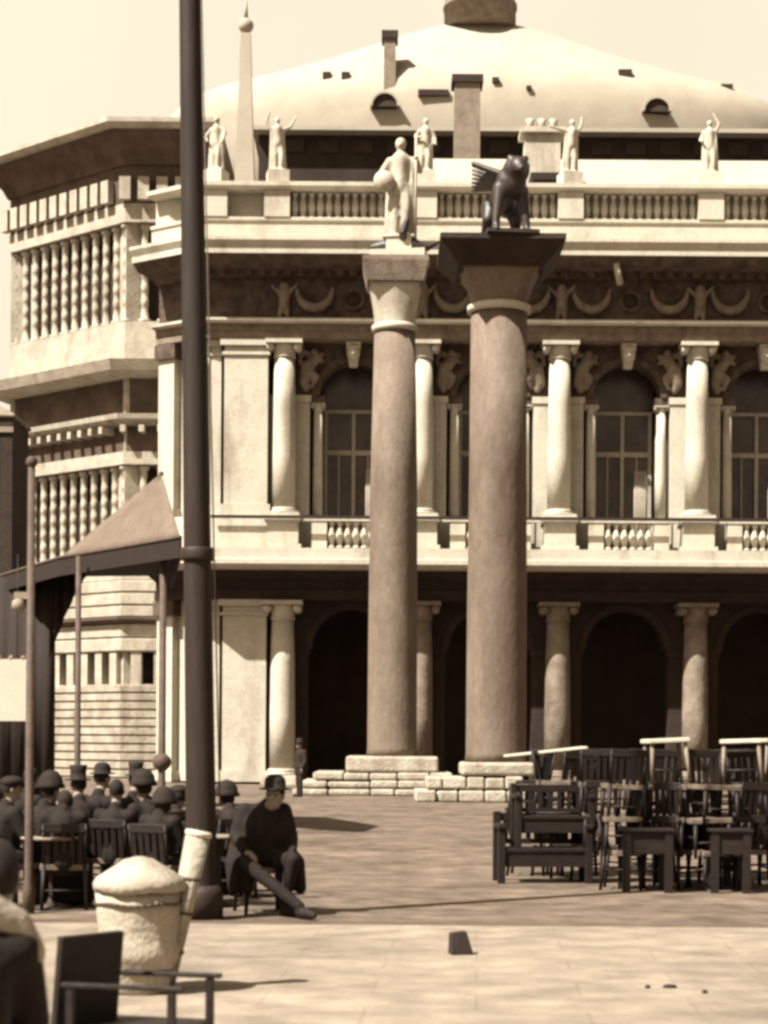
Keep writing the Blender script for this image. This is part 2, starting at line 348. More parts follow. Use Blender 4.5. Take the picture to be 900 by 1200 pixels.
for x in XC:
    # upper order
    column_part(x, YF, ZR, 17.7, .47, 'column', M['stone'])
    m = MB(); m.box(x-.74, x+.74, YF-.74, YF+.5, ZB1+.003, ZB1+.28); m.box(x-.62, x+.62, YF-.62, YF+.5, ZB1+.28, ZR-.22); m.box(x-.72, x+.72, YF-.72, YF+.5, ZR-.22, ZR-.003); lp(m, 'pedestal', M['stone'])
    m = MB(); m.box(x-1.0, x+1.0, YF+.42, YF+1.3, ZB1+.003, 15.35); m.box(x-1.06, x+1.06, YF+.36, YF+1.34, 15.353, 15.62); lp(m, 'pier', M['stone'])
    # ground order
    column_part(x, YF, .25, 7.33, .52, 'column', M['stone'] if x == XC[0] else M['stone_shaded'])  # first column pale, the others in the shade-toned copy
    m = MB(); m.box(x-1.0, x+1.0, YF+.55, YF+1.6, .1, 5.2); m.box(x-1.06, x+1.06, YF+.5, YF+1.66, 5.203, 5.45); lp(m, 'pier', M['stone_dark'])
    m = MB(); m.box(x-.8, x+.8, YF-.8, YF+.54, 0, .25); lp(m, 'plinth', M['stone'])
for i in range(len(XC)-1):
    xm = (XC[i]+XC[i+1])/2
    # upper wall with arch
    m = MB(); m.arch(xm, 2.75, 15.63, 17.71, 1.35, YF+.5, YF+1.3)
    m.ring(xm, 15.63, 1.36, 1.62, YF+.42, YF+.56)
    lp(m, 'arch_wall', M['stone_carved_shade'])
    k = MB(); k.hexa([(xm-.16, YF+.15, 16.75), (xm+.16, YF+.15, 16.75), (xm+.16, YF+.5, 16.75), (xm-.16, YF+.5, 16.75)], [(xm-.3, YF-.2, 17.68), (xm+.3, YF-.2, 17.68), (xm+.3, YF+.5, 17.68), (xm-.3, YF+.5, 17.68)])
    k.ball((xm, YF+.0, 17.25), .27, 1, .9, 1.2); k.ball((xm, YF-.22, 17.2), .07); k.ball((xm, YF+.0, 17.48), .3, 1, .8, .5)
    lp(k, 'keystone', M['stone'])
    for sx in (-1, 1):                               # reclining spandrel figures
        f = MB(); X = xm+sx*1.7; yy = YF+.36; rnd = random.Random(i*2+sx); w_ = rnd.uniform(-.06, .06)
        f.chain([(X-sx*.42, yy, 17.25), (X-sx*.1, yy-.05, 17.05+w_), (X+sx*.18, yy-.05, 16.65), (X+sx*.3, yy, 16.15), (X+sx*.2, yy, 15.85)], [.12, .24, .27, .22, .12])
        f.ball((X-sx*.12, yy-.12, 17.38+w_), .15); f.chain([(X-sx*.2, yy-.1, 17.1), (X-sx*.48, yy-.12, 16.95)], [.11, .07])
        f.chain([(X+sx*.15, yy-.1, 16.6), (X-sx*.2, yy-.08, 16.35), (X-sx*.05, yy, 15.95)], [.2, .15, .09]); f.chain([(X+sx*.2, yy, 17.3), (X+sx*.42, yy, 17.45), (X+sx*.45, yy, 16.9)], [.14, .12, .1])
        lp(f, 'relief_figure', M['relief'], voxel=.06, smoothit=2)
    # small order
    for sx in (-1, 1):
        X = xm+sx*1.42
        column_part(X, YF+.75, ZR, 15.34, .2, 'small_column', M['stone'], capr=1.5)
        column_part(X-sx*-.0, YF+1.25, ZR, 15.34, .17, 'small_column', M['stone'], capr=1.5)
        m = MB(); m.box(X-.38, X+.38, YF+.35, YF+1.45, ZB1+.003, ZR-.003); lp(m, 'small_pedestal', M['stone'])
        m = MB(); a, b = sorted((X-sx*.28, X+sx*.33)); m.box(a, b, YF+.5, YF+1.5, 15.345, 15.625); lp(m, 'lintel', M['stone_carved_shade'])
    # balcony balustrade of this bay
    m = MB(); m.box(xm-1.98, xm+1.98, YF-.5, YF-.1, ZR-.2, ZR-.01); m.box(xm-1.98, xm+1.98, YF-.52, YF-.08, ZB1+.003, ZB1+.15)
    for sx in (-1, 1): m.box(xm+sx*1.3-.3, xm+sx*1.3+.3, YF-.46, YF-.13, ZB1+.153, ZR-.203)
    bb = lp(m, 'balustrade', M['stone'])
    balusters(bb, xm-.97, xm+.97, 6, YF-.3, ZB1+.153, ZR-.2-ZB1-.156, M['stone'])
    # window
    wy = YF+1.9; wz0, wz1, hw = ZB1+.1, 15.3, 1.2
    fr = MB(); fr.box(xm-hw, xm-hw+.14, wy, wy+.12, wz0, wz1); fr.box(xm+hw-.14, xm+hw, wy, wy+.12, wz0, wz1); fr.box(xm-.07, xm+.07, wy-.02, wy+.1, wz0, wz1)
    fr.box(xm-hw+.14, xm-.07, wy+.01, wy+.11, 13.45, 13.65); fr.box(xm+.07, xm+hw-.14, wy+.01, wy+.11, 13.45, 13.65)
    fr.box(xm-hw+.14, xm-.07, wy+.01, wy+.11, 15.16, 15.3); fr.box(xm+.07, xm+hw-.14, wy+.01, wy+.11, 15.16, 15.3)
    for sx in (-.6, .6): fr.box(xm+sx-.03, xm+sx+.03, wy+.03, wy+.08, wz0, 13.45)
    win = lp(fr, 'window', M['wood_frame'])
    pn = MB(); pn.box(xm-1.3, xm+1.3, wy+.14, wy+.18, ZB1, 17.2); lp(pn, 'pane', M['glass'], parent=win)
    cu = MB(); n = 10
    for q in range(n):
        xx = xm+.55+.5*q/n; cu.tube((xx, wy+.06+.03*(q % 2), wz0+.1), (xx, wy+.06+.03*(q % 2), 12.9), .05, .05, 6)
    lp(cu, 'curtain', M['curtain'], parent=win)
    # ground arch
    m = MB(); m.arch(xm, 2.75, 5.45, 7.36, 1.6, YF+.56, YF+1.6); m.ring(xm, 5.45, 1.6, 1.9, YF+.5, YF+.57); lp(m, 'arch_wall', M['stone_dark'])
    # frieze: oval window, swags, putto
    m = MB()
    m.ring(xm, 19.3, .30, .46, YF-.42, YF-.3, 20, 0, 360); fo = lp(m, 'oval_window', M['stone_carved_shade'])
    m = MB(); m.lathe([(.30, 0), (.30, .03)], (0, 0, 0), 20); o = m.build('pane', M['interior'], fo); o.rotation_euler = (R(90), 0, 0); o.location = (xm, YF-.36, 19.3)
for i in range(len(XC)-1):
    xm = (XC[i]+XC[i+1])/2
    for sx in (-1, 1):
        c = xm+sx*1.55; s = MB(); pts = []; rs = []
        for q in range(9):
            a = math.pi*q/8; pts.append((c-.72*math.cos(a), YF-.45-.1*math.sin(a), 19.75-.85*math.sin(a))); rs.append(.07+.13*math.sin(a))
        s.chain(pts, rs); lp(s, 'festoon', M['relief'], voxel=.05, smoothit=2)
for x in XC:
    f = MB(); y = YF-.55
    f.ball((x, y, 19.75), .2); f.chain([(x, y, 19.5), (x, y, 19.0)], [.24, .22]); f.chain([(x-.1, y, 18.95), (x-.18, y-.1, 18.55)], [.14, .09]); f.chain([(x+.1, y, 18.95), (x+.12, y, 18.52)], [.14, .09])
    f.chain([(x-.2, y, 19.5), (x-.5, y, 19.8)], [.1, .07]); f.chain([(x+.2, y, 19.5), (x+.5, y, 19.85)], [.1, .07])
    lp(f, 'relief_figure', M['relief'], voxel=.05, smoothit=2)
# corner pier (front) and left face pilasters
def pier_stack(x0, x1, y0, y1, z0, z1, m):
    b = MB(); b.box(x0, x1, y0, y1, z0+.45, z1-.62); b.box(x0-.12, x1+.12, y0-.12, y1, z0, z0+.45); b.box(x0-.08, x1+.08, y0-.08, y1, z1-.62, z1-.5); b.box(x0, x1, y0, y1, z1-.5, z1-.25); b.box(x0-.16, x1+.16, y0-.16, y1, z1-.25, z1)
    return lp(b, 'corner_pier', m)
pier_stack(-6.45, -4.72, YF-.32, YF+1.2, ZR, 17.7, M['stone'])
pier_stack(-7.0, -6.6, YF-.08, YF+1.2, ZR, 17.7, M['stone'])
pier_stack(-6.45, -4.72, YF-.32, YF+1.2, .1, 7.34, M['stone'])
pier_stack(-7.0, -6.6, YF-.08, YF+1.2, .1, 7.34, M['stone'])
m = MB(); m.box(-7.0, -4.6, YF-.6, YF+.5, ZB1+.003, ZR-.003); lp(m, 'pedestal', M['stone'])
d = Vector((CORNER[0]-LEFT[0], CORNER[1]-LEFT[1])).normalized(); nrm = Vector((d.y, -d.x))
def face_box(t0, t1, o0, o1, z0, z1, name, m):
    q = [Vector(LEFT)+d*t+nrm*o for t, o in ((t0, o1), (t1, o1), (t1, o0), (t0, o0))]
    b = MB(); b.hexa([(p.x, p.y, z0) for p in q], [(p.x, p.y, z1) for p in q]); return lp(b, name, m)
LEN = (Vector(CORNER)-Vector(LEFT)).length
for z0, z1 in ((ZR+.003, 17.7), (.1, 7.34)):
    face_box(0, LEN, -1.0, -.02, z0, z1, 'side_wall', M['stone'])
    face_box(.02, .85, -.02, .35, z0+.4, z1-.6, 'pilaster', M['stone']); face_box(-.05, .95, -.03, .47, z0, z0+.398, 'pilaster_base', M['stone']); face_box(-.08, 1.0, -.03, .5, z1-.597, z1-.005, 'pilaster_capital', M['stone_carved_shade'])
    face_box(LEN-.95, LEN-.1, -.02, .35, z0+.4, z1-.6, 'pilaster', M['stone'])
face_box(0, LEN, -1.0, .5, ZB1+.004, ZR-.002, 'pedestal', M['stone'])
# body: back walls, loggia, roof
m = MB(); m.box(-9.1, XR, YF+2.6, YF+2.8, ZB1, 21.3); lp(m, 'inner_wall', M['interior'])
m = MB(); m.box(-9.1, XR, YF+6, YF+6.3, 0, 8.4); lp(m, 'loggia_wall', M['interior'])
m = MB(); m.box(-9.15, -8.8, YF+2.7, YF+21, 0, 21.3); m.box(XR-.2, XR, YF+1.5, YF+21, 0, 21.3); m.box(-9.1, XR, YF+20.7, YF+21, 0, 21.3); lp(m, 'outer_wall', M['stone'])
m = MB(); m.box(-8.7, XR-.3, YF+1.7, YF+5.9, 8.0, 8.4); lp(m, 'loggia_ceiling', M['stone_dark'])
zt = PZ(188, 84, 800)
m = MB(); e = 22.0
m.add([(.9, YF+.5, e), (XR, YF+.5, e), (XR, YF+20, e), (.9, YF+20, e), (1.75, 84, zt), (XR-.5, 84, zt), (XR-.5, YF+12, zt), (1.75, YF+12, zt)],
      [(0, 1, 5, 4), (1, 2, 6, 5), (2, 3, 7, 6), (3, 0, 4, 7), (4, 5, 6, 7), (3, 2, 1, 0)]); lp(m, 'roof', M['lead'])
m = MB(); m.box(-8.7, .88, YF+1.4, YF+20.6, 21.6, 22.0); lp(m, 'roof_terrace', M['lead'])
cx = PX(635, 180, 80); c = MB(); c.box(cx-.75, cx+.75, 79.5, 80.6, 23, PZ(160, 80)); c.box(cx-.95, cx+.95, 79.3, 80.8, PZ(160, 80), PZ(154, 80))
for s in (-.5, 0, .5): c.lathe([(.2, 0), (.14, .35), (.2, .5)], (cx+s, 80, PZ(154, 80)), 8)
lp(c, 'chimney', M['stone'])
cx = PX(638, 208, 78); c = MB(); c.box(cx-.6, cx+.6, 77.6, 79.6, 23, PZ(205, 78)); c.box(cx-.5, cx+.5, 77.55, 77.62, PZ(214, 78), PZ(206, 78)); lp(c, 'roof_hatch', M['dark_brown'])
# rain pipe, pale, on the frieze
a = P(722, 308, 73.4); b_ = P(727, 334, 73.6); c = MB(); c.tube(a, b_, .13, .13, 8); lp(c, 'water_spout', M['marble'])

# ------------------------------------------------------------------ statues
def draped_figure(name, label, loc, rz, h, pose, m, cat='statue', group=None, base=True, voxel=.045):
    t = thing(name, label, cat, loc, rz, group)
    k = h/1.85; f = MB()
    def S(*p): return Vector(p)*k
    lean = pose.get('lean', 0)
    f.chain([S(-.09, 0, .05), S(-.1, -.02, .5), S(-.08+lean*.3, 0, .95)], [.07*k, .085*k, .11*k])
    f.chain([S(.1, -.08, .05), S(.12, -.1, .5), S(.08+lean*.3, 0, .95)], [.07*k, .085*k, .11*k])
    f.chain([S(lean*.3, 0, .95), S(lean*.6, 0, 1.2), S(lean, 0, 1.45)], [.16*k, .15*k, .17*k])
    for i in range(9):     # cloak folds
        a = math.pi*(i/8); x = .2*math.cos(a); f.limb(S(x+lean*.8, .1*math.sin(a), 1.4), S(x*1.25, .03+.16*math.sin(a), .12), .05*k, .06*k)
    f.limb(S(lean, 0, 1.5), S(lean, -.02, 1.62), .06*k, .06*k)
    f.ball(S(lean, -.02, 1.73), .115*k, .85, .95, 1.1); f.ball(S(lean, -.13, 1.71), .025*k); f.ball(S(lean, .02, 1.77), .12*k, .9, .95, .9)
    for sx in (-1, 1):
        pts = [S(lean+sx*.2, 0, 1.45)]+[S(*q) for q in pose['L' if sx < 0 else 'R']]
        f.chain(pts, [.075*k, .06*k, .045*k][:len(pts)]); f.ball(pts[-1], .055*k)
    f.box(-.3*k, .3*k, -.25*k, .25*k, 0, .06*k)
    f.build('figure', m, t, voxel=voxel, smoothit=2)
    if pose.get('staff'):
        s = MB(); q = S(*pose['staff']); s.tube((q.x, q.y, .02), (q.x, q.y, h*1.02), .03*k, .02*k, 8); s.build('staff', m, t)
    b = MB(); b.box(-.42, .42, -.38, .38, -.5, 0); b.build('plinth', M['stone'], t)
    return t
poses = [dict(L=[(-.38, -.05, 1.2), (-.22, -.2, 1.0)], R=[(.36, 0, 1.3), (.3, -.1, 1.0)], lean=.03),
         dict(L=[(-.4, 0, 1.7), (-.3, 0, 1.98)], R=[(.42, 0, 1.55), (.6, 0, 1.9)], lean=-.03),
         dict(L=[(-.33, -.1, 1.2), (-.1, -.25, 1.15)], R=[(.35, 0, 1.2), (.38, -.1, .95)], lean=.04),
         dict(L=[(-.45, 0, 1.5), (-.75, 0, 1.55)], R=[(.38, 0, 1.65), (.42, 0, 1.95)], lean=.06),
         dict(L=[(-.33, 0, 1.2), (-.25, -.2, 1.1)], R=[(.3, 0, 1.7), (.12, 0, 2.05)], lean=-.02)]
labs = ['weathered stone statue on the balustrade corner just right of the flagpole', 'stone statue with both arms raised on the balustrade beside the pinnacle',
        'stone statue with folded arm on the balustrade just right of the saint on his column', 'stone statue with one outstretched arm on the balustrade right of the winged lion',
        'stone statue with one arm over its head, last on the balustrade to the right']
for i, x in enumerate(PED[:5]):
    draped_figure('balustrade_statue', labs[i], (x, YF-.5, 24.31), R((-20, 10, 0, 15, -10)[i]), 2.15, poses[i], M['marble'], group='statues along the roof balustrade')
# corner obelisk
ob = P(287, 212, 78.5); top = P(287, 12, 78.5); o = thing('corner_pinnacle', 'slender faint stone obelisk rising from the library roof corner', 'obelisk', (ob.x, ob.y, 23.0))
m = MB(); m.box(-.75, .75, -.75, .75, -1.2, 1.2); m.box(-.85, .85, -.85, .85, 1.2, 1.4); m.build('pedestal', M['lead'], o)
m = MB(); hh = top.z-23.0; m.hexa([(-.42, -.42, 1.4), (.42, -.42, 1.4), (.42, .42, 1.4), (-.42, .42, 1.4)], [(-.2, -.2, hh-1), (.2, -.2, hh-1), (.2, .2, hh-1), (-.2, .2, hh-1)]); m.build('shaft', M['lead'], o)
m = MB(); m.ball((0, 0, hh-.65), .32); m.lathe([(.1, 0), (.03, .9)], (0, 0, hh-.4), 8); m.build('finial', M['lead'], o)

# ------------------------------------------------------------------ rusticated mint building
A = Vector((PX(20, 300, 91), 91)); B = Vector((PX(150, 300, 85.6), 85.6)); C_ = Vector((-7.6, 85.6)); A0 = Vector((A.x+3.5, A.y+12))
mint = thing('rusticated_building', 'tall rusticated three-storey stone palace with slit windows behind the cafe tent', 'building', (-13, 90, 0)); MI = Matrix.Translation((13, -90, 0))
def mp_(mb, name, m, parent=mint, **k):
    o = mb.build(name, m, None, **k); o.parent = parent
    if parent is mint: o.matrix_parent_inverse = MI
    return o
def mz(y): return PZ(y, 85.6, 170)
mpath = [tuple(A0), tuple(A), tuple(B), tuple(C_)]
def band(z0, z1, o, name, m, o2=None): b = MB(); b.along(mpath, [(-.9, z0), (o, z0), (o if o2 is None else o2, z1), (-.9, z1)]); return mp_(b, name, m)
b = MB(); b.along(mpath, [(-2, mz(163)), (1.75, mz(163)), (1.9, mz(158)), (1.9, mz(153)), (-2, mz(150))]); mp_(b, 'roof_cornice', M['mint'])
b = MB(); b.along(mpath, [(-.2, mz(196)), (.4, mz(196)), (.6, mz(186)), (1.5, mz(163.3)), (-.2, mz(163.3))]); mp_(b, 'soffit', M['mint_shade'])
b = MB(); b.along(mpath, [(-.2, mz(240)), (.28, mz(240)), (.28, mz(196.3)), (-.2, mz(196.3))]); mp_(b, 'attic_frieze', M['mint_shade'])
band(mz(262), mz(240.3), .3, 'frieze', M['mint'])
band(mz(428), mz(378), .25, 'sill_band', M['mint'])
b = MB(); b.along(mpath, [(-.9, mz(444)), (.5, mz(444)), (1.4, mz(440)), (1.6, mz(428.4)), (-.9, mz(428.4))]); mp_(b, 'storey_cornice', M['mint'])
band(mz(488), mz(444.3), .05, 'frieze', M['mint_shade'])
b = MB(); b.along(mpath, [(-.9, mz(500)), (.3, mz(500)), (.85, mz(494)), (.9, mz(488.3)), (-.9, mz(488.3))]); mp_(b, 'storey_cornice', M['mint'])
band(mz(530), mz(500.3), .1, 'frieze', M['mint_shade']); band(mz(545), mz(530.3), .3, 'architrave', M['mint'])
band(mz(680), mz(656), .35, 'sill_band', M['mint'])
for q in (A, B):
    b = MB(); b.lathe([(.62, 0), (.62, mz(197))], (q.x+.12, q.y+.45, 0), 4, rot=R(-17 if q is B else -40), smooth=False); mp_(b, 'corner_pier', M['mint'])
def along_mint(n1, n2):
    out = []
    for i in range(n1): out.append((A+(B-A)*((i+.5)/n1), (B-A).normalized()))
    for i in range(n2): out.append((B+(C_-B)*((i+.5)/n2), (C_-B).normalized()))
    return out
b = MB()
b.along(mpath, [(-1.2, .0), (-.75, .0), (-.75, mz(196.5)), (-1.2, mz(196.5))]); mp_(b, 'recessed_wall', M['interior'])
for z0, z1 in ((mz(378), mz(262)), (mz(656), mz(545))):
    for p, dd in along_mint(11, 5):
        q = p-dd*.5; nn = Vector((dd.y, -dd.x)); q = q
        c = MB(); h = z1-z0; prof = [(.28, 0), (.28, .15)]
        nb = 13
        for k in range(nb):
            za, zb_ = .15+(h-.4)*k/nb, .15+(h-.4)*(k+1)/nb; r = .155 if k % 2 else .172
            prof += [(r, za+.01), (r, zb_-.01)]
        prof += [(.19, h-.25), (.27, h-.18), (.27, h)]
        c.lathe(prof, (q.x-nn.x*.1, q.y-nn.y*.1, z0), 12); mp_(c, 'column', M['mint'])
for p, dd in along_mint(11, 5):   # small square attic windows between brackets
    nn = Vector((dd.y, -dd.x)); q = p+nn*.35-dd*.5; c = MB()
    rot = Matrix.Translation((q.x, q.y, 0)) @ Matrix.Rotation(math.atan2(dd.y, dd.x), 4, 'Z')
    c.box(-.25, .25, -.35, .02, mz(238), mz(212), rot); mp_(c, 'bracket', M['mint'])
    c = MB(); c.box(-.12, .12, -.5, .5, mz(509), mz(501), rot); mp_(c, 'dentil', M['mint'])
# rusticated ground storey
nC = 11; zt0 = mz(802); b = MB()
for k in range(nC):
    za, zb_ = zt0*k/nC, zt0*(k+1)/nC; b.along(mpath, [(-.7, za), (.3, za), (.3, za+.03), (.42, za+.06), (.42, zb_-.06), (.3, zb_-.03), (.3, zb_), (-.7, zb_)])
mp_(b, 'rusticated_base', mat('rusticated_stone', sep(.56), sep(.34), 1.6, c3=sep(.2), bump=.8))
zs0, zs1 = mz(802), mz(764)
for p, dd in along_mint(8, 4):
    q = p; rot = Matrix.Translation((q.x, q.y, 0)) @ Matrix.Rotation(math.atan2(dd.y, dd.x), 4, 'Z')
    c = MB(); c.box(-.24, .24, -.3, .4, zs0+.003, zs1-.003, rot); mp_(c, 'pier', M['mint'])
b = MB()
for y0, y1 in ((764, 748), (747.5, 731)):
    z0, z1 = mz(y0), mz(y1); b.along(mpath, [(-.7, z0), (.3, z0), (.4, z0+.06), (.4, z1-.06), (.3, z1), (-.7, z1)])
mp_(b, 'upper_courses', M['mint'])
b = MB(); b.along(mpath, [(-.7, mz(730.7)), (.55, mz(730.7)), (.75, mz(727)), (.75, mz(724)), (-.7, mz(724))]); mp_(b, 'string_course', M['mint_shade'])
b = MB()
for y0, y1 in ((723.7, 710), (709.5, 695), (694.5, 680.5)):
    z0, z1 = mz(y0), mz(y1); b.along(mpath, [(-.7, z0), (.3, z0), (.42, z0+.06), (.42, z1-.06), (.3, z1), (-.7, z1)])
mp_(b, 'upper_courses', M['mint'])
b = MB(); q = [A0+Vector((1, 0)), A, B, C_, C_+Vector((0, 9))]; zc = mz(147.5)
b.add([(p.x, p.y, zc) for p in q]+[(-11, 94, zc+.5)], [(0, 1, 5), (1, 2, 5), (2, 3, 5), (3, 4, 5), (4, 0, 5)]); mp_(b, 'roof', M['lead'])

# ------------------------------------------------------------------ domed building behind
DC = 128.0; cx0 = PX(562, 100, DC); sc_ = DC/FPX
dome = thing('domed_building', 'pale shallow domed roof with lantern and lunette dormers behind the library', 'building', (cx0, DC, 0)); 
def dz(y, D=DC): return EYE+(870-y)*D/FPX
m = MB(); m.lathe([(r*sc_, dz(y)) for r, y in ((370, 330), (368, 158), (364, 144), (350, 128), (315, 112), (250, 95), (185, 76), (132, 58), (90, 43), (55, 33), (44, 30))], (0, 0, 0), 72, sy=.3); m.build('roof', M['lead'], dome)
m = MB(); m.lathe([(42*sc_, dz(34)), (42*sc_, dz(12)), (43.5*sc_, dz(11.5)), (43.5*sc_, dz(7))], (0, 0, 0), 24); lan = m.build('lantern', M['chimney'], dome)
for k in range(12):
    a = 2*math.pi*k/12; m = MB(); m.tube((36*sc_*math.cos(a), 36*sc_*math.sin(a), dz(7.2)), (36*sc_*math.cos(a), 36*sc_*math.sin(a), dz(-30)), .28, .28, 8); m.build('column', M['chimney'], lan)
m = MB(); m.lathe([(42*sc_, dz(-30)), (42*sc_, dz(-36)), (20*sc_, dz(-55)), (.2, dz(-75))], (0, 0, 0), 24); m.build('cap', M['lead'], lan)
m = MB(); m.lathe([(24*sc_, dz(7)), (24*sc_, dz(-30))], (0, 0, 0), 16); m.build('core', M['interior'], lan)
# attic wall, long, dark, below the eave
D1 = 104.0
wl = MB(); wl.box(PX(303, 180, D1)-cx0, 40, D1-DC, D1-DC+.6, 10, PZ(160, D1)); wl.build('attic_wall', M['dark_brown'], dome)
wl = MB(); wl.box(PX(303, 180, D1)-cx0, PX(303, 180, D1)-cx0+.6, D1-DC+.6, 20, 10, PZ(160, D1)); wl.build('side_wall', M['dark_brown'], dome)
x = PX(303, 180, D1); e = MB(); e.box(x-.3-cx0, 41, D1-DC-.9, D1-DC+10, PZ(160, D1)+.01, PZ(155, D1)); e.build('eave', M['lead'], dome)
for k in range(15):
    xx = PX(345+40*k, 170, D1)-cx0; m = MB(); m.box(xx-.55, xx+.55, D1-DC-.12, D1-DC+.02, PZ(181, D1), PZ(166, D1)); m.build('window', M['interior'], dome)
def dome_D(px, py):      # distance of the dome's near face along this direction
    prof_ = ((370, 330), (368, 158), (364, 144), (350, 128), (315, 112), (250, 95), (185, 76), (132, 58), (90, 43), (55, 33), (44, 30)); Dd = 122.0
    for _ in range(6):
        p = P(px, py, Dd); rz_ = 44*sc_
        for (r0, y0), (r1, y1) in zip(prof_, prof_[1:]):
            if dz(y0) <= p.z <= dz(y1): rz_ = (r0+(r1-r0)*(p.z-dz(y0))/(dz(y1)-dz(y0)))*sc_
        Dd = DC-.3*math.sqrt(max(0, rz_**2-(p.x-cx0)**2))
    return Dd
for px, py, rr in ((451, 124, 17), (770, 130, 17)):
    Dd = dome_D(px, py)-.7; p = P(px, py, Dd); r = rr*.9*Dd/FPX
    m = MB(); m.ring(p.x-cx0, p.z, r*.95, r*1.12, Dd-DC-.1, Dd-DC+5, 14); dm = m.build('dormer', M['lead'], dome)
    m = MB(); m.ring(p.x-cx0, p.z, .01, r*.95, Dd-DC+.1, Dd-DC+4.5, 14); m.build('opening', M['interior'], dm)
def chim(x0, x1, y0, y1, D, m_, cap=True):
    a, b = PX(x0, y0, D)-cx0, PX(x1, y0, D)-cx0; m = MB(); m.box(a, b, D-DC, D-DC+1.2, PZ(y1, D), PZ(y0, D)); o = m.build('chimney', m_, dome)
    if cap: m = MB(); m.box(a-.15, b+.15, D-DC-.15, D-DC+1.35, PZ(y0, D)+.003, PZ(y0-9, D)); m.build('cap', M['stone_dark'], o)
chim(533, 563, 97, 190, 97, M['chimney']); chim(450, 464, 46, 118, 122, M['chimney'])
for px, py, w_, h_ in ((383, 88, 5, 6), (405, 88, 5, 6), (508, 108, 18, 5), (733, 85, 8, 6), (852, 101, 7, 4), (620, 102, 3, 3), (581, 93, 4, 4)):
    Dd = dome_D(px, py)-.3; p = P(px, py, Dd); k = Dd/FPX; m = MB(); m.box(p.x-cx0-w_*k, p.x-cx0+w_*k, Dd-DC, Dd-DC+3.5, p.z-h_*k*.7, p.z+h_*k*.7); m.build('roof_vent', M['stone_dark'], dome)

# ------------------------------------------------------------------ two great columns
def great_column(label, px, D, ytop, ybot, wt, wb, ycap_top, cap_w, plate_w, plate_h, m_, yblk, blk_w, steps, mcap, mab):
    k = D/FPX; x = PX(px, (ytop+ybot)/2, D); t = thing('granite_column', label, 'column', (x, D, 0), 0, 'two freestanding granite columns')
    zb, zt = PZ(ybot, D, px), PZ(ytop, D, px); zc = PZ(ycap_top, D, px)
    m = MB(); rb, rt = wb*k/2, wt*k/2
    m.lathe([(rb*1.04, 0), (rb, .25), (rb*.985, (zt-zb)*.35), (rb*.95, (zt-zb)*.65), (rt, zt-zb)], (0, 0, zb), 40); m.build('shaft', m_, t)
    h = zc-zt; m = MB(); m.lathe([(rt*1.0, 0), (rt*1.13, .03), (rt*1.13, .2), (rt*.98, .26)], (0, 0, zt), 32); m.build('astragal', M['stone'], t)
    m = MB(); n = 8; vs = []     # bell: round below, square above
    for i in range(n+1):
        u = i/n; ww = rt*1.0+(cap_w*k/2-rt)*u**1.4
        for q in range(32):
            a = 2*math.pi*q/32; ca, sa = math.cos(a), math.sin(a); sq = 1/max(abs(ca), abs(sa)); rr = ww*(1-u*.75+u*.75*sq*.93)
            rr *= 1-.05*u*abs(math.sin(4*a)) ; vs.append((rr*ca, rr*sa, zt+.26+(h-.26)*u))
    fs = [(i*32+q, i*32+(q+1) % 32, (i+1)*32+(q+1) % 32, (i+1)*32+q) for i in range(n) for q in range(32)]+[tuple(range(n*32, n*32+32))]
    m.add(vs, fs, True); m.build('capital', mcap, t)
    pw = plate_w*k/2; cw = cap_w*k/2; ph = plate_h*k; m = MB()
    m.hexa([(-cw, -cw, zc), (cw, -cw, zc), (cw, cw, zc), (-cw, cw, zc)], [(-pw, -pw, zc+ph*.8), (pw, -pw, zc+ph*.8), (pw, pw, zc+ph*.8), (-pw, pw, zc+ph*.8)])
    m.box(-pw, pw, -pw, pw, zc+ph*.8, zc+ph); m.build('abacus', mab, t)
    z = zb
    zblk = PZ(yblk, D-blk_w*k/2, px); m = MB(); hw = blk_w*k/2; m.box(-hw, hw, -hw, hw, zblk, zb-.003); m.build('base_block', M['worn'], t, bevel=.08)
    zz = zblk; ns = len(steps)
    for i, (wl, wr) in enumerate(steps):
        z1 = zblk*(ns-i)/ns-.003; z0 = zblk*(ns-i-1)/ns; m = MB(); nb_ = 5; rnd = random.Random(int(px)+i); xs_ = [-wl*k+(wl+wr)*k*(q+rnd.uniform(-.2, .2)*(0 < q < nb_))/nb_ for q in range(nb_+1)]
        for q in range(nb_): dy_, dzz = rnd.uniform(0, .16), rnd.uniform(0, .07); m.box(xs_[q], xs_[q+1]-.03, -(wl+wr)*k*.42+dy_, (wl+wr)*k*.42, max(z0, 0), z1-dzz)
        m.build('step', M['worn'], t, bevel=.06)
    return t, zc+ph
DN, DF = 55.0, 62.0
colN, zN = great_column('thicker granite column with broad flat capital carrying the winged lion', 583, DN, 368, 893, 66, 71, 322, 100, 143, 30, M['granite'], 909, 84, [(82, 30), (95, 42)], M['red_granite'], M['stone_dark'])
colF, zF = great_column('slimmer granite column in front of the arcade carrying the standing saint', 461, DF, 390, 886, 48, 58, 336, 66, 76, 28, M['red_granite'], 905, 106, [(90, 70), (104, 84), (112, 92)], M['marble'], M['relief'])
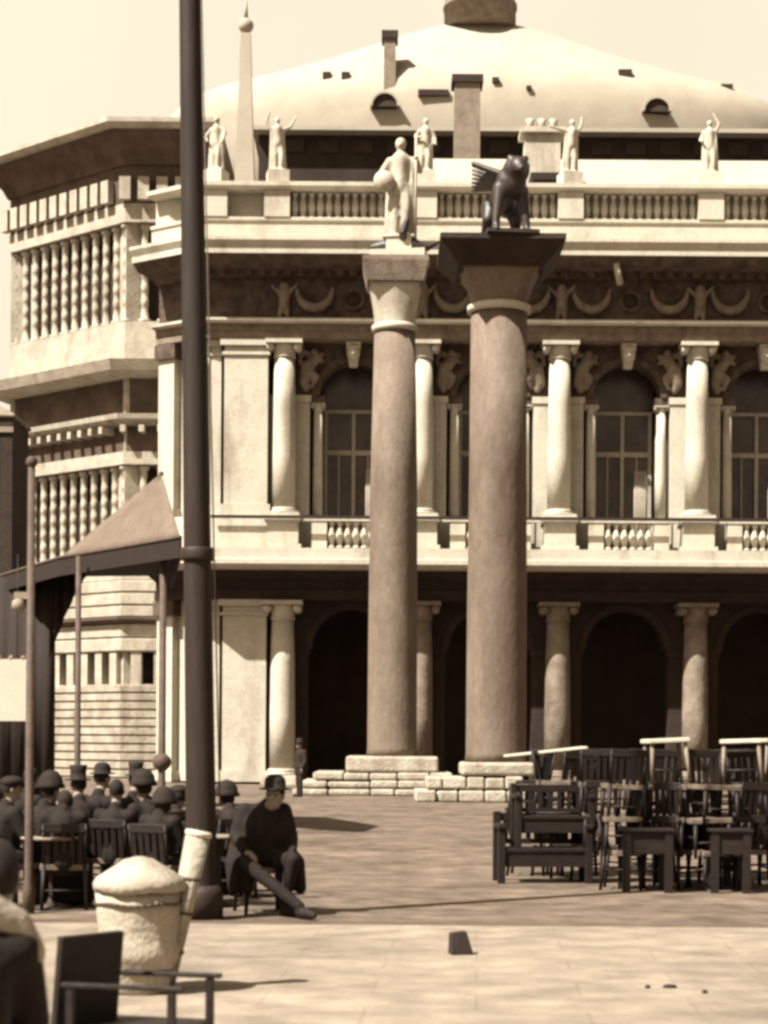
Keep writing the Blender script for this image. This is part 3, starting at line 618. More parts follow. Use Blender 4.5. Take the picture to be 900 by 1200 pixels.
# winged lion, seen end-on
li = thing('lion_statue', 'dark bronze winged lion standing on the thicker column', 'statue', (colN.location.x+.15, DN-.55, zN), R(6), None)
f = MB()
f.chain([(0, -.75, 1.52), (0, 0, 1.5), (0, .9, 1.48)], [.43, .4, .4])            # trunk
f.ball((0, -.85, 1.55), .46, .98, .8, 1.05)                                         # chest
f.ball((.12, -1.0, 1.85), .42, .95, .9, .95); f.ball((.14, -1.25, 1.88), .27)      # mane and head
f.limb((.15, -1.3, 1.8), (.16, -1.55, 1.74), .17, .13)
for sx in (-1, 1): f.ball((.14+sx*.22, -1.1, 2.16), .1)
for sx, yo in ((-1, -.95), (1, -.75)):
    f.chain([(sx*.32, yo+.1, 1.35), (sx*.42, yo, .72), (sx*.47, yo-.05, .18)], [.23, .14, .11]); f.limb((sx*.47, yo-.05, .12), (sx*.48, yo-.32, .1), .14, .12)
    f.chain([(sx*.3, .9, 1.3), (sx*.4, .7, .9), (sx*.46, 1.05, .5), (sx*.46, .95, .12)], [.3, .2, .12, .11]); f.limb((sx*.42, .95, .1), (sx*.43, .7, .09), .14, .12)
f.chain([(0, 1.3, 1.3), (0, 1.75, 1.1), (.1, 2.0, .7), (.15, 2.1, .95)], [.1, .07, .06, .1])
f.build('body', M['bronze'], li, voxel=.05, smoothit=2)
for sx in (-1, 1):
    w_ = MB()
    for q in range(7):
        u = q/6; w_.limb((sx*.22, -.5+.12*q, 1.86-.03*q), (sx*(1.0-.25*u)*(1 if sx < 0 else .6), -.1+.3*q, 2.2-.03*q), .09, .05)
    w_.limb((sx*.22, -.55, 1.85), (sx*1.0*(1 if sx < 0 else .6), -.2, 2.24), .11, .08)
    w_.build('wing', M['bronze'], li, voxel=.045, smoothit=2)
b = MB(); b.box(-.75, .75, -1.35, 1.35, -.0, .1); b.build('base_plate', M['bronze'], li)
# saint with shield and beast
st = draped_figure('saint_statue', 'pale marble saint standing with spear and shield on the slimmer column', (colF.location.x+.15, DF, zF+.75), R(-8), 3.35, dict(L=[(-.36, -.05, 1.2), (-.3, -.2, 1.05)], R=[(.36, 0, 1.25), (.3, -.15, 1.45)], lean=.0, staff=(.3, -.15, 0)), M['marble'], voxel=.06)
s = MB(); s.lathe([(.36, 0), (.33, .07), (.06, .14)], (0, 0, 0), 20); so = s.build('shield', M['marble'], st); so.rotation_euler = (R(90), 0, R(15)); so.location = (-.48, -.4, 1.85)
cr = MB(); cr.chain([(-.9, -.1, -.25), (-.3, -.15, -.2), (.4, -.15, -.2), (.9, -.1, -.3), (1.3, 0, -.1)], [.14, .24, .24, .14, .06]); cr.limb((.15, -.45, .1), (.3, -.5, .55), .16, .1)
cr.build('beast', M['bronze'], st, voxel=.06, smoothit=2)
b = MB(); b.box(-.9, .9, -.7, .7, -.75, -.45); b.build('pedestal', M['stone'], st)

# ------------------------------------------------------------------ flagpole
base = P(237, 1078, 17.9); tp = P(221, -120, 17.9)
fp = thing('flagpole', 'tall dark tarred flagpole leaning slightly left beside the cafe tent', 'flagpole', (base.x, base.y, 0))
dv = Vector((tp.x-base.x, 0, tp.z))
m = MB(); n = 14; 
rr = lambda u: .150-.052*u
for i in range(n):
    u0, u1 = i/n, (i+1)/n; 
pts = [dv*(i/n) for i in range(n+1)]; vs = []; fs = []
for i, p in enumerate(pts):
    for q in range(18): a = 2*math.pi*q/18; vs.append((p.x+rr(i/n)*math.cos(a), p.y+rr(i/n)*math.sin(a), p.z))
for i in range(n):
    for q in range(18): fs.append((i*18+q, i*18+(q+1) % 18, (i+1)*18+(q+1) % 18, (i+1)*18+q))
fs.append(tuple(range(n*18, n*18+18))); m.add(vs, fs, True); m.build('shaft', M['pole'], fp)
zc = 3.42; m = MB(); m.lathe([(.158, 0), (.165, .02), (.165, .1), (.158, .12)], (dv.x*zc/dv.z, 0, zc), 18); m.build('collar', M['iron'], fp)
m = MB(); m.lathe([(.20, 0), (.2, .25), (.165, .33)], (0, 0, 0), 18); m.build('foot_sleeve', M['iron'], fp)
m = MB(); m.tube((.17, -.12, 1.1), (dv.x*.9+.12, -.1, dv.z*.9), .008, .008, 6); m.build('halyard', M['post'], fp)

# ------------------------------------------------------------------ cafe pavilion
ZE = 5.27
pav = thing('cafe_pavilion', 'open cafe tent with pale canvas hip and dark underside on thin posts', 'pavilion', (-3, 18, 0)); PI_ = Matrix.Translation((3, -18, 0))
def pp(mb, name, m, **k):
    o = mb.build(name, m, None, **k); o.parent = pav; o.matrix_parent_inverse = PI_; return o
def eave(x, y): D = (ZE-EYE)*FPX/(870-y-1.5); return Vector((PX(x, y, D), D, ZE))
Rr = eave(212, 631); Ll = eave(70, 656); BR = Vector((PX(200, 650, 40), 40, ZE)); BL = Vector((-7.3, 40.5, ZE)); ap = P(189, 555, 35)
m = MB(); lo = Vector((0, 0, -.02)); cs = [Rr, Ll, BL, BR]; segs = 8
vs = []; fs = []
for a, b in ((Rr, Ll), (Ll, BL), (BL, BR), (BR, Rr)):    # canvas panels sagging a little
    bi = len(vs)
    for i in range(segs+1):
        for j in range(segs+1):
            u, v = i/segs, j/segs; e = a.lerp(b, u); p = e.lerp(ap, v); sag = .05*math.sin(math.pi*v)*math.sin(math.pi*u); vs.append((p.x, p.y, p.z-sag))
    for i in range(segs):
        for j in range(segs):
            q = bi+i*(segs+1)+j; fs.append((q, q+segs+1, q+segs+2, q+1))
m.add(vs, fs, True); co = pp(m, 'canvas_roof', M['canvas']); sol = co.modifiers.new('thick', 'SOLIDIFY'); sol.thickness = .012
m = MB(); m.ball(ap, .05); pp(m, 'finial', M['canvas'])
FL = eave(-40, 690); FLb = Vector((FL.x-1.2, FL.y+3.6, ZE))
m = MB()
q = [Rr, Ll, FL, FLb, BL, BR]; n6 = len(q)
m.add([(p.x, p.y, ZE-.01) for p in q]+[(p.x, p.y, ZE-.05) for p in q], [tuple(range(n6)), tuple(reversed(range(n6, 2*n6)))]+[(i, (i+1) % n6, n6+(i+1) % n6, n6+i) for i in range(n6)]); pp(m, 'flat_awning', M['canvas_dark'])
m = MB()
for a, b in ((Rr, Ll), (Ll, FL), (BR, Rr), (FL, FLb)):
    dd = (b-a).normalized(); nn = Vector((dd.y, -dd.x, 0))*.02
    m.hexa([a-nn+Vector((0, 0, -.34)), b-nn+Vector((0, 0, -.34)), b+nn+Vector((0, 0, -.34)), a+nn+Vector((0, 0, -.34))], [a-nn, b-nn, b+nn, a+nn])
pp(m, 'valance', M['canvas_dark'])
m = MB()
for a, b in ((Rr, Ll), (Ll, FL)): m.tube(a+Vector((0, -.03, .02)), b+Vector((0, -.03, .02)), .035, .035, 6)
pp(m, 'edge_rail', M['post'])
for px, D, r in ((91, 35.8, .06), (190, 34.0, .07), (12, 42.5, .09), (60, 42.5, .09)):
    x = PX(px, 850, D); m = MB(); m.lathe([(r*1.6, 0), (r*1.6, .3), (r, .4), (r*.9, ZE-.06)], (x, D, 0), 10)
    if px == 190: z = PZ(896, D); m.lathe([(r, -.16), (r*2.2, -.08), (r*2.5, 0), (r*2.2, .08), (r, .16)], (x, D, z), 12)
    pp(m, 'post', M['post'])
m = MB(); nseg = 24; a, b = Vector((PX(-60, 850, 41), 41, 0)), Vector((PX(62, 850, 40), 40, 0)); vs = []; fs = []
for i in range(nseg+1):
    p = a.lerp(b, i/nseg); off = .06*math.sin(i*1.9); zb_ = .0+1.2*max(0, (i/nseg-.75))*0
    vs += [(p.x, p.y+off, .02), (p.x, p.y+off, ZE-.06)]
for i in range(nseg): fs.append((2*i, 2*i+2, 2*i+3, 2*i+1))
m.add(vs, fs, True); cu = pp(m, 'side_curtain', M['canvas_dark']); sol = cu.modifiers.new('thick', 'SOLIDIFY'); sol.thickness = .015
m = MB(); vs = []; fs = []      # drape gathered under the awning
for i in range(13):
    u = i/12; x = PX(58+44*u, 700, 39.7); zz = ZE-.06; low = ZE-.1-(1.75*(1-u)**1.3); vs += [(x, 39.7+.05*math.sin(i*2), zz), (x, 39.7+.05*math.sin(i*2+.5), low)]
for i in range(12): fs.append((2*i, 2*i+1, 2*i+3, 2*i+2))
m.add(vs, fs, True); cu = pp(m, 'drape', M['canvas_dark']); sol = cu.modifiers.new('thick', 'SOLIDIFY'); sol.thickness = .015
D = 18.4; x = PX(35, 850, D); tpz = PZ(545, D, 35)
tpo = thing('thin_post', 'thin weathered post rising in front of the cafe awning at the left', 'post', (x, D, 0)); m = MB(); m.lathe([(.06, 0), (.06, .25), (.045, .32), (.036, tpz)], (0, 0, 0), 12); m.build('shaft', M['post'], tpo)
m = MB(); m.ball((0, 0, tpz+.03), .06); m.build('knob', M['post'], tpo)
m = MB(); m.box(-.16, .0, -.03, .03, PZ(702, D, 30), PZ(694, D, 30)); m.lathe([(.04, 0), (.07, .04), (.06, .1), (.02, .13)], (-.12, 0, PZ(702, D, 30)-.12), 12); m.build('bracket', M['chimney'], tpo)
# kiosk at the left edge
D = 46.0; kx = PX(-25, 600, D); ki = thing('kiosk', 'dark glazed kiosk with pale rounded roof at the left edge', 'kiosk', (kx, D, 0))
hw = PX(24, 560, D)-kx; zt = PZ(498, D, 20)
m = MB(); m.box(-hw, hw, -hw, hw, 0, zt); m.build('body', M['dark_brown'], ki)
m = MB(); m.lathe([(hw*1.5, zt+.003), (hw*1.52, zt+.08), (hw*1.25, zt+.2), (hw*.7, zt+.42), (.05, zt+.55)], (0, 0, 0), 4, rot=R(45), smooth=False); m.build('roof', M['chimney'], ki, bevel=.05)
for s in (-.62, -.2, .2, .62):
    m = MB(); m.box(hw*s-.03, hw*s+.03, -hw-.04, -hw-.002, 0, zt-.01); m.build('mullion', M['post'], ki)
m = MB(); m.box(-hw-.03, hw+.03, -hw-.06, -hw-.042, zt-.35, zt-.22); m.build('cornice', M['chimney'], ki)
# hanging white board
D = 35.5; a, b = P(-50, 772, D), P(32, 845, D); sb = thing('notice_board', 'blank white board with scalloped top hanging under the cafe awning', 'board', ((a.x+b.x)/2, D, b.z))
w2 = (b.x-a.x)/2; m = MB(); m.box(-w2, w2, -.02, .02, 0, a.z-b.z); m.build('panel', M['paper'], sb)
for q in range(6):
    m = MB(); m.ball((-w2+.08+q*(2*w2-.16)/5, 0, a.z-b.z+.02), .055, 1, .5, 1); m.build('knob', M['chimney'], sb)
for s in (-.7, .7): m = MB(); m.tube((w2*s, 0, a.z-b.z), (w2*s, 0, ZE-b.z-.06), .008, .008, 6); m.build('cord', M['iron'], sb)

# ------------------------------------------------------------------ people
def hand(f, wrist, tip, side):
    w_ = Vector(wrist); d = (Vector(tip)-w_).normalized(); up = Vector((0, 0, 1)); s = d.cross(up)
    if s.length < .1: s = Vector((1, 0, 0))
    s.normalize(); nrm = s.cross(d); pm = w_+d*.05
    f.ball(pm, .045, .85, .95, .6); 
    for i, L in enumerate((.068, .08, .074, .058)):
        a = w_+d*.085+s*(-.03+.02*i); b = a+d*L*.55-nrm*.012; c = b+d*L*.35-nrm*.035; f.chain([a, b, c], [.0105, .0098, .009])
    a = w_+d*.035-s*.035*side; f.chain([a, a+d*.03-s*.028*side, a+d*.06-s*.03*side], [.013, .012, .0105])
def person(label, loc, rz, J, hat='bowler', coat='cloth_dark', trousers='cloth_dark', skirt=False, group=None, scale=1.0, voxel=.014, tails=False):
    t = thing('person', label, 'person', loc, rz, group); t.scale = (scale,)*3
    V = {k: Vector(v) for k, v in J.items() if k != 'yaw'}
    hd = V['head']; fw = Vector((math.sin(J_yaw(J)), -math.cos(J_yaw(J)), 0)); sd_ = Vector((fw.y*-1, fw.x, 0))
    f = MB()
    f.ball(hd, .105, .78, .92, 1.12, 16, 12, Matrix.Rotation(J_yaw(J), 3, 'Z')); f.ball(hd+fw*.03+Vector((0, 0, -.06)), .072, .85, .95, 1.0)
    f.limb(hd+fw*.095+Vector((0, 0, .012)), hd+fw*.118+Vector((0, 0, -.022)), .012, .018)             # nose
    f.ball(hd+fw*.088+Vector((0, 0, -.058)), .022, 1.2, .7, .5); f.ball(hd+fw*.085+Vector((0, 0, -.098)), .026)   # lips, chin
    for s in (-1, 1): f.ball(hd+sd_*.084*s+Vector((0, 0, -.01)), .026, .5, 1, 1.3); f.ball(hd+fw*.082+sd_*.034*s+Vector((0, 0, .028)), .02, 1.3, .7, .5)
    f.limb(hd+Vector((0, 0, -.08)), V['neck'], .056, .062); f.limb(V['neck'], V['chest'], .07, .12)
    for s, k in ((-1, 'l'), (1, 'r')):
        f.chain([V['chest'], V['sh_'+k], V['el_'+k], V['wr_'+k]], [.1, .05, .04, .028]); hand(f, V['wr_'+k], V['tip_'+k], s)
    body = f.build('body', M['skin'], t, voxel=.0105, smoothit=1)
    for s in (-1, 1): e = MB(); e.ball(hd+fw*.092+sd_*.034*s+Vector((0, 0, .006)), .011); e.build('eye', M['hair'], t)
    h = MB(); h.ball(hd-fw*.02+Vector((0, 0, .025)), .112, .82, .93, 1.05, 16, 10, Matrix.Rotation(J_yaw(J), 3, 'Z'))
    h2 = h.build('hair', M['hair'], body)
    bm = bmesh.new(); bm.from_mesh(h2.data)
    bmesh.ops.delete(bm, geom=[v for v in bm.verts if (v.co-hd).dot(fw) > .055 and (v.co-hd).z < .07 or (v.co-hd).z < -.06], context='VERTS'); bm.to_mesh(h2.data); bm.free()
    c = MB()
    c.chain([V['hip'], V['hip'].lerp(V['chest'], .5), V['chest']], [.185, .175, .19]); c.limb(V['chest'], V['neck']-Vector((0, 0, .02)), .17, .085); c.ball(V['neck']+Vector((0, .012, .015)), .078)
    for k in 'lr':
        c.chain([V['sh_'+k], V['el_'+k], V['wr_'+k].lerp(V['el_'+k], .06)], [.088, .066, .05]); c.limb(V['chest'], V['sh_'+k], .14, .09)
        c.limb(V['hip'].lerp(V['hip_'+k], .8), V['hip_'+k].lerp(V['kn_'+k], .45), .15, .115)
    if skirt:
        for i in range(9):
            a = -1+2*i/8; top_ = V['hip_l'].lerp(V['hip_r'], (a+1)/2); kn = V['kn_l'].lerp(V['kn_r'], (a+1)/2); ft = V['an_l'].lerp(V['an_r'], (a+1)/2)+Vector((a*.12, 0, -.0)); c.chain([top_, kn, ft], [.15, .12, .09])
    if tails:
        for a in (-1, -.6, .6, 1): c.chain([V['hip']+Vector((a*.2, .02, .05)), V['hip']+Vector((a*.3, -.16, -.06)), V['hip']+Vector((a*.33, -.26, -.3))], [.12, .1, .06])
        c.chain([V['chest']+Vector((-.1, 0, -.05)), V['hip']+Vector((-.16, .02, .05))], [.17, .17]); c.chain([V['chest']+Vector((.1, 0, -.05)), V['hip']+Vector((.16, .02, .05))], [.17, .17])
    c.build('coat', M[coat], t, voxel=.02, smoothit=2)
    g_ = MB(); sh = []
    for k in 'lr':
        g_.chain([V['hip_'+k], V['kn_'+k], V['an_'+k]], [.105, .075, .055])
    g_.limb(V['hip_l'], V['hip_r'], .11, .11); g_.build('trousers', M[trousers], t, voxel=.018, smoothit=2)
    for k in 'lr':
        s = MB(); an = V['an_'+k]; td = (V['toe_'+k]-an); s.chain([an, an+Vector((0, 0, -.05))], [.052, .045]); s.chain([an+Vector((0, 0, -.055)), an.lerp(V['toe_'+k], .5)+Vector((0, 0, -.02)), V['toe_'+k]], [.045, .045, .032]); s.build('shoe', M['hair'], t, voxel=.014, smoothit=1)
    if hat == 'bowler':
        h = MB(); h.lathe([(.165, 0), (.17, .012), (.112, .02), (.112, .075), (.1, .115), (.06, .145), (.01, .15)], (hd.x, hd.y, hd.z+.055), 24, sx=.92, sy=1); h.build('hat', M['felt'], t)
    elif hat == 'straw':
        h = MB(); h.lathe([(.2, 0), (.2, .012), (.108, .014), (.106, .1), (.1, .105), (.01, .106)], (hd.x, hd.y, hd.z+.06), 24); h.build('hat', M['straw'], t)
    elif hat == 'top':
        h = MB(); h.lathe([(.16, 0), (.165, .012), (.1, .02), (.098, .1), (.108, .17), (.1, .175), (.01, .176)], (hd.x, hd.y, hd.z+.055), 24, sx=.93); h.build('hat', M['felt'], t)
    elif hat == 'cap':
        h = MB(); h.ball((hd.x, hd.y, hd.z+.075), .125, 1, 1.05, .55); h.limb(hd+fw*.09+Vector((0, 0, .07)), hd+fw*.15+Vector((0, 0, .06)), .04, .03); h.build('hat', M['felt'], t, voxel=.014, smoothit=1)
    elif hat == 'bonnet':
        h = MB(); h.lathe([(.15, 0), (.17, .02), (.14, .06), (.13, .12), (.08, .19), (.01, .21)], (hd.x, hd.y, hd.z+.04), 20); h.build('hat', M['felt'], t)
    return t
def J_yaw(J): return J.get('yaw', (0,))[0]
# joints in metres; the figure faces -Y
SIT = dict(head=(0, -.06, 1.26), neck=(0, 0, 1.1), chest=(0, .02, .93), hip=(0, .05, .55), hip_l=(-.1, .03, .52), hip_r=(.1, .03, .52), kn_l=(-.13, -.42, .53), kn_r=(.13, -.42, .53),
           an_l=(-.13, -.45, .1), an_r=(.13, -.40, .1), toe_l=(-.15, -.62, .035), toe_r=(.16, -.58, .035), sh_l=(-.19, .02, 1.02), sh_r=(.19, .02, 1.02), el_l=(-.26, -.08, .76), el_r=(.26, -.08, .76),
           wr_l=(-.17, -.3, .66), wr_r=(.17, -.3, .66), tip_l=(-.12, -.42, .63), tip_r=(.12, -.42, .63))
STAND = dict(head=(0, -.03, 1.62), neck=(0, 0, 1.46), chest=(0, .02, 1.3), hip=(0, 0, .95), hip_l=(-.1, 0, .9), hip_r=(.1, 0, .9), kn_l=(-.11, -.03, .5), kn_r=(.11, -.05, .5), an_l=(-.11, .0, .09), an_r=(.12, -.03, .09),
             toe_l=(-.14, -.17, .03), toe_r=(.16, -.2, .03), sh_l=(-.2, .02, 1.38), sh_r=(.2, .02, 1.38), el_l=(-.27, .03, 1.1), el_r=(.27, .03, 1.1), wr_l=(-.25, -.08, .88), wr_r=(.25, -.08, .88), tip_l=(-.24, -.1, .76), tip_r=(.24, -.1, .76))
def pose(base, **k): d_ = dict(base); d_.update(k); return d_

# chair kind used for the crowd, the stacks and the seated man
def make_chair(label, group, armed=False):
    t = thing('cafe_chair', label, 'chair', (0, 0, 0), 0, group); w2 = .24
    m = MB(); m.box(-w2, w2, -.22, .22, .40, .46); m.build('seat', M['seat'], t, bevel=.008)
    for sx in (-1, 1):
        m = MB(); m.tube((sx*.2, -.19, .399), (sx*.22, -.22, 0), .027, .02, 8); m.build('leg', M['wood'], t)
        m = MB(); m.tube((sx*.2, .2, .46), (sx*.22, .25, 0), .028, .02, 8); m.build('leg', M['wood'], t)
        m = MB(); m.tube((sx*.2, .2, .46), (sx*.21, .28, .86), .02, .016, 8); m.build('back_post', M['wood'], t)
    m = MB(); m.box(-.22, .22, .262, .285, .78, .87); m.build('top_rail', M['wood'], t, bevel=.006)
    m = MB()
    for q in range(5): m.hexa([(-.18+.08*q, .205, .461), (-.13+.08*q, .205, .461), (-.13+.08*q, .22, .461), (-.18+.08*q, .22, .461)], [(-.18+.08*q, .262, .779), (-.13+.08*q, .262, .779), (-.13+.08*q, .277, .779), (-.18+.08*q, .277, .779)])
    m.build('back_slat', M['wood'], t)
    m = MB(); m.tube((-.21, -.2, .18), (.21, -.2, .18), .011); m.tube((-.21, .23, .2), (.21, .23, .2), .011)
    for sx in (-1, 1): m.tube((sx*.21, -.2, .24), (sx*.21, .235, .24), .011)
    m.build('stretcher', M['wood'], t)
    return t
proto = make_chair('dark wooden cafe chair under the man by the flagpole', 'dark wooden cafe chairs')
used = [False]
def chair(label, loc, rz, tilt=0):
    o = proto if not used[0] else copy_tree(proto); used[0] = True
    o['label'] = label; o.location = loc; o.rotation_euler = (0, tilt, rz); return o

# main seated man right of the pole: faces the viewer and slightly right, one leg stretched
mp0 = P(307, 1060, 18.6)
person('man in dark coat and hat seated beside the flagpole with one leg stretched out', (mp0.x, mp0.y, 0), R(18),
       pose(SIT, head=(.06, -.24, 1.15), neck=(.03, -.1, 1.04), chest=(0, -.03, .9), sh_l=(-.19, -.03, .99), sh_r=(.2, -.03, .99), yaw=(-.55,), kn_l=(-.24, -.38, .50), an_l=(.18, -.72, .12), toe_l=(.27, -.9, .05), kn_r=(.2, -.4, .54), an_r=(.14, -.30, .1), toe_r=(.2, -.48, .035),
            el_r=(.29, -.02, .74), wr_r=(.22, -.3, .6), tip_r=(.17, -.4, .55), el_l=(-.28, -.04, .76), wr_l=(-.24, -.3, .62), tip_l=(-.18, -.4, .58)), 'bowler', 'cloth_dark', 'cloth_dark', tails=True, scale=1.02)
chair('dark wooden cafe chair under the man by the flagpole', (mp0.x, mp0.y+.05, 0), R(18))
crowd = [(52, 19.6, 150, 'bonnet', True, 'woman in dark dress and bonnet seated at the far left under the awning', 0),
         (92, 20.2, -150, 'top', False, 'man in dark coat and tall hat seated between the two thin tent posts', .02),
         (135, 19.9, 165, 'none', False, 'bareheaded man in dark coat seated behind the white cloth-covered tub', .05),
         (172, 20.4, -140, 'bonnet', True, 'woman in dark bonnet seated below the bulb of the tent post', 0),
         (205, 19.6, 170, 'cap', False, 'man in brown coat seated close to the left side of the flagpole', -.02),
         (8, 19.0, 130, 'cap', False, 'man in dark coat seated below the white hanging board', .02),
         (115, 22.2, 160, 'bowler', False, 'man in dark coat seated with his back turned in the second row', .04),
         (268, 20.4, -155, 'bonnet', True, 'woman in brown dress seated between the flagpole and the man with the stretched leg', -.05),
         (74, 18.9, -170, 'none', True, 'bareheaded woman in dark dress seated left of the white tub', -.07), (188, 18.9, 155, 'bonnet', True, 'woman in dark dress seated just behind the bright-ended roll', -.08),
         (155, 22.6, 175, 'top', False, 'man in tall hat seated in the second row above the tub', .06), (30, 22.4, 150, 'none', False, 'bareheaded man in second row beside the thin post', .05)]
chl = ['chair of the far left woman in bonnet under the awning', 'chair of the man between the two thin tent posts', 'chair of the man behind the white cloth-covered tub', 'chair of the bonneted woman below the bulb of the tent post',
       'chair of the brown-coated man close to the flagpole', 'chair of the man below the white hanging board', 'chair of the second-row man with his back turned', 'chair of the brown-dressed woman right of the flagpole',
       'chair of the bareheaded woman left of the white tub', 'chair of the woman behind the bright-ended roll', 'chair of the tall-hatted man in the second row', 'chair of the bareheaded man beside the thin post']
for i, (px, D, rz, hat, sk, lab, dh) in enumerate(crowd):
    p = P(px, 1050, D); rnd = random.Random(i+3)
    person(lab, (p.x, p.y, 0), R(rz), pose(SIT, head=(rnd.uniform(-.05, .05), -.06+rnd.uniform(-.05, .03), 1.26+dh), yaw=(rnd.uniform(-.5, .5),), wr_r=(.15, -.32, .66+rnd.uniform(0, .15))), hat, ('cloth_dark', 'cloth_mid')[i in (4, 7)], 'cloth_dark', sk, 'people seated outside the cafe', scale=(.92, .95, .89, .93, .9, .94, .96, .88, .9, .87, .93, .95)[i])
    chair(chl[i], (p.x, p.y+.05, 0), R(rz))
p = P(352, 910, 58); person('person in dark clothes standing on the far paving beside the column steps', (p.x, p.y, 0), R(-60), STAND, 'bowler', 'cloth_mid', 'cloth_mid')
# cafe table among the crowd
def cafe_table(label, loc, r=.3):
    t = thing('cafe_table', label, 'table', loc, 0, 'small round cafe tables'); m = MB(); m.lathe([(r, .70), (r+.01, .71), (r+.01, .725), (r, .73)], seg=24); m.build('table_top', M['chimney'], t)
    m = MB(); m.lathe([(.2, 0), (.2, .02), (.05, .06), (.025, .12), (.025, .62), (.08, .698)], seg=14); m.build('pedestal', M['iron'], t)
p = P(60, 1060, 18.9); cafe_table('small round cafe table between the seated women and the tent post', (p.x, p.y, 0))
p = P(255, 1060, 19.4); cafe_table('small round cafe table between the flagpole and the seated man', (p.x, p.y, 0), .25)
# person cut by the lower left corner
D = 6.1; p = P(-52, 1150, D)
fg = person('person in dark coat with pale shawl cut off by the lower left corner', (p.x, p.y, 0), R(200), pose(SIT, head=(-.12, -.05, 1.24)), None, 'cloth_dark', 'cloth_dark', True, voxel=.014)

# ------------------------------------------------------------------ foreground armchair, tub, roll
sh = MB(); q_ = Vector((0, 0, 0))
sh.chain([(-.25, .03, 1.0), (-.19, .04, 1.10), (-.08, .06, 1.16), (.08, .06, 1.16), (.19, .04, 1.10), (.25, .03, 1.0)], [.045, .055, .06, .06, .055, .045])
sh.build('shawl', M['white_cloth'], fg, voxel=.02, smoothit=3)
D = 8.5; k = D/FPX
ac = thing('armchair', 'dark slab-backed wooden armchair in the foreground, seen from its side', 'chair', (PX(140, 1145, D), D, 0), R(-14))
zs = .42; za = PZ(1145, D, 180); zbk = PZ(1092, D, 95)
x0 = PX(90, 1145, D)-ac.location.x
m = MB(); Mx = Matrix.Translation((x0, -.02, 0)) @ Matrix.Rotation(R(66), 4, 'Z') @ Matrix.Rotation(R(6), 4, 'X')
m.box(-.19, .19, -.018, .018, .40, zbk, Mx); m.build('backrest', M['wood'], ac, bevel=.006)
m = MB(); m.box(-.14, .36, -.25, .25, zs-.05, zs); m.build('seat', M['wood'], ac, bevel=.008)
for sy in (-.25, .25):
    m = MB(); m.box(-.17, .40, sy-.022, sy+.022, za-.022, za); m.build('arm', M['wood'], ac, bevel=.005)
    for xx in (-.13, .345): m = MB(); m.box(xx-.018, xx+.018, sy-.016, sy+.016, 0, za-.024); m.build('leg', M['wood'], ac, bevel=.004)
D = 12.6; k = D/FPX; tx = PX(162, 1080, D)
tb = thing('cloth_tub', 'round tub wrapped in white cloth with a domed lid behind the armchair', 'tub', (tx, D, 0))
def wob(mb, amp, sd):
    rnd = random.Random(sd); ph = [rnd.uniform(0, 6.28) for _ in range(4)]
    for i, v in enumerate(mb.v):
        a = math.atan2(v[1], v[0]); s = 1+amp*(math.sin(3*a+ph[0]+v[2]*4)+.6*math.sin(7*a+ph[1]-v[2]*6)+.5*math.sin(12*a+ph[2]+v[2]*9)); mb.v[i] = (v[0]*s, v[1]*s, v[2]+amp*.25*math.sin(4*a+ph[3]))
    return mb
h = PZ(1045, D, 162)
m = MB(); m.lathe([(.19, 0.0), (.21, .05), (.215, .16), (.265, .24), (.28, .3), (.255, .36), (.265, .45), (.275, .55), (.282, h)], seg=48); wob(m, .02, 3); m.build('wrapping', M['white_cloth'], tb)
zl = PZ(1004, D, 162)
m = MB(); m.lathe([(.27, h-.0), (.305, h+.015), (.31, h+.06), (.285, h+.1), (.2, h+.15), (.1, zl-.02), (.02, zl)], seg=48); wob(m, .018, 5); m.build('lid_cloth', M['white_cloth'], tb)
for zz, r_ in ((.17, .222), (h-.07, .288)):
    m = MB()
    for q in range(40):
        a0, a1 = 2*math.pi*q/40, 2*math.pi*(q+1)/40; m.tube((r_*math.cos(a0), r_*math.sin(a0), zz+.006*math.sin(5*a0)), (r_*math.cos(a1), r_*math.sin(a1), zz+.006*math.sin(5*a1)), .011, .011, 6)
    m.build('rope_tie', M['post'], tb)
a = P(208, 1098, 12.75); b = P(232, 980, 12.75)
rl = thing('canvas_roll', 'pale tapering roll with a bright white end leaning on the cloth-wrapped tub', 'roll', (a.x, a.y, 0))
o_ = Vector((a.x, a.y, 0)); bt = a+(a-b)*(a.z/(b.z-a.z)); 
m = MB(); m.tube(bt-o_+Vector((0, 0, .03)), b-o_, .055, .085, 20); rl_b = m.build('roll', M['white_cloth'], rl)
d_ = (b-bt).normalized(); m = MB(); m.tube(b-o_-d_*.0, b-o_+d_*.035, .092, .092, 20); m.build('end_cap', M['paper'], rl, bevel=.01)
m = MB()
for s in (.25, .5, .72): q = bt.lerp(b, s)-o_; r_ = .055+.03*s+.004; m.tube(q, q+d_*.02, r_, r_, 20)
m.build('binding', M['post'], rl)
# small dark block on the paving
D = 15.0; p = P(540, 1120, D); bl = MB(); k = D/FPX
bl.hexa([(-.09, -.07, 0), (.09, -.07, 0), (.09, .07, 0), (-.09, .07, 0)], [(-.085, -.03, .17), (.04, -.03, .185), (.035, .06, .185), (-.085, .06, .17)])
o = bl.build('stone_block', M['pole'], None, bevel=.008); o.location = (p.x, p.y, .013); o.rotation_euler = (0, 0, R(12)); tag(o, 'small dark wedge-shaped block alone on the pale paving', 'block')

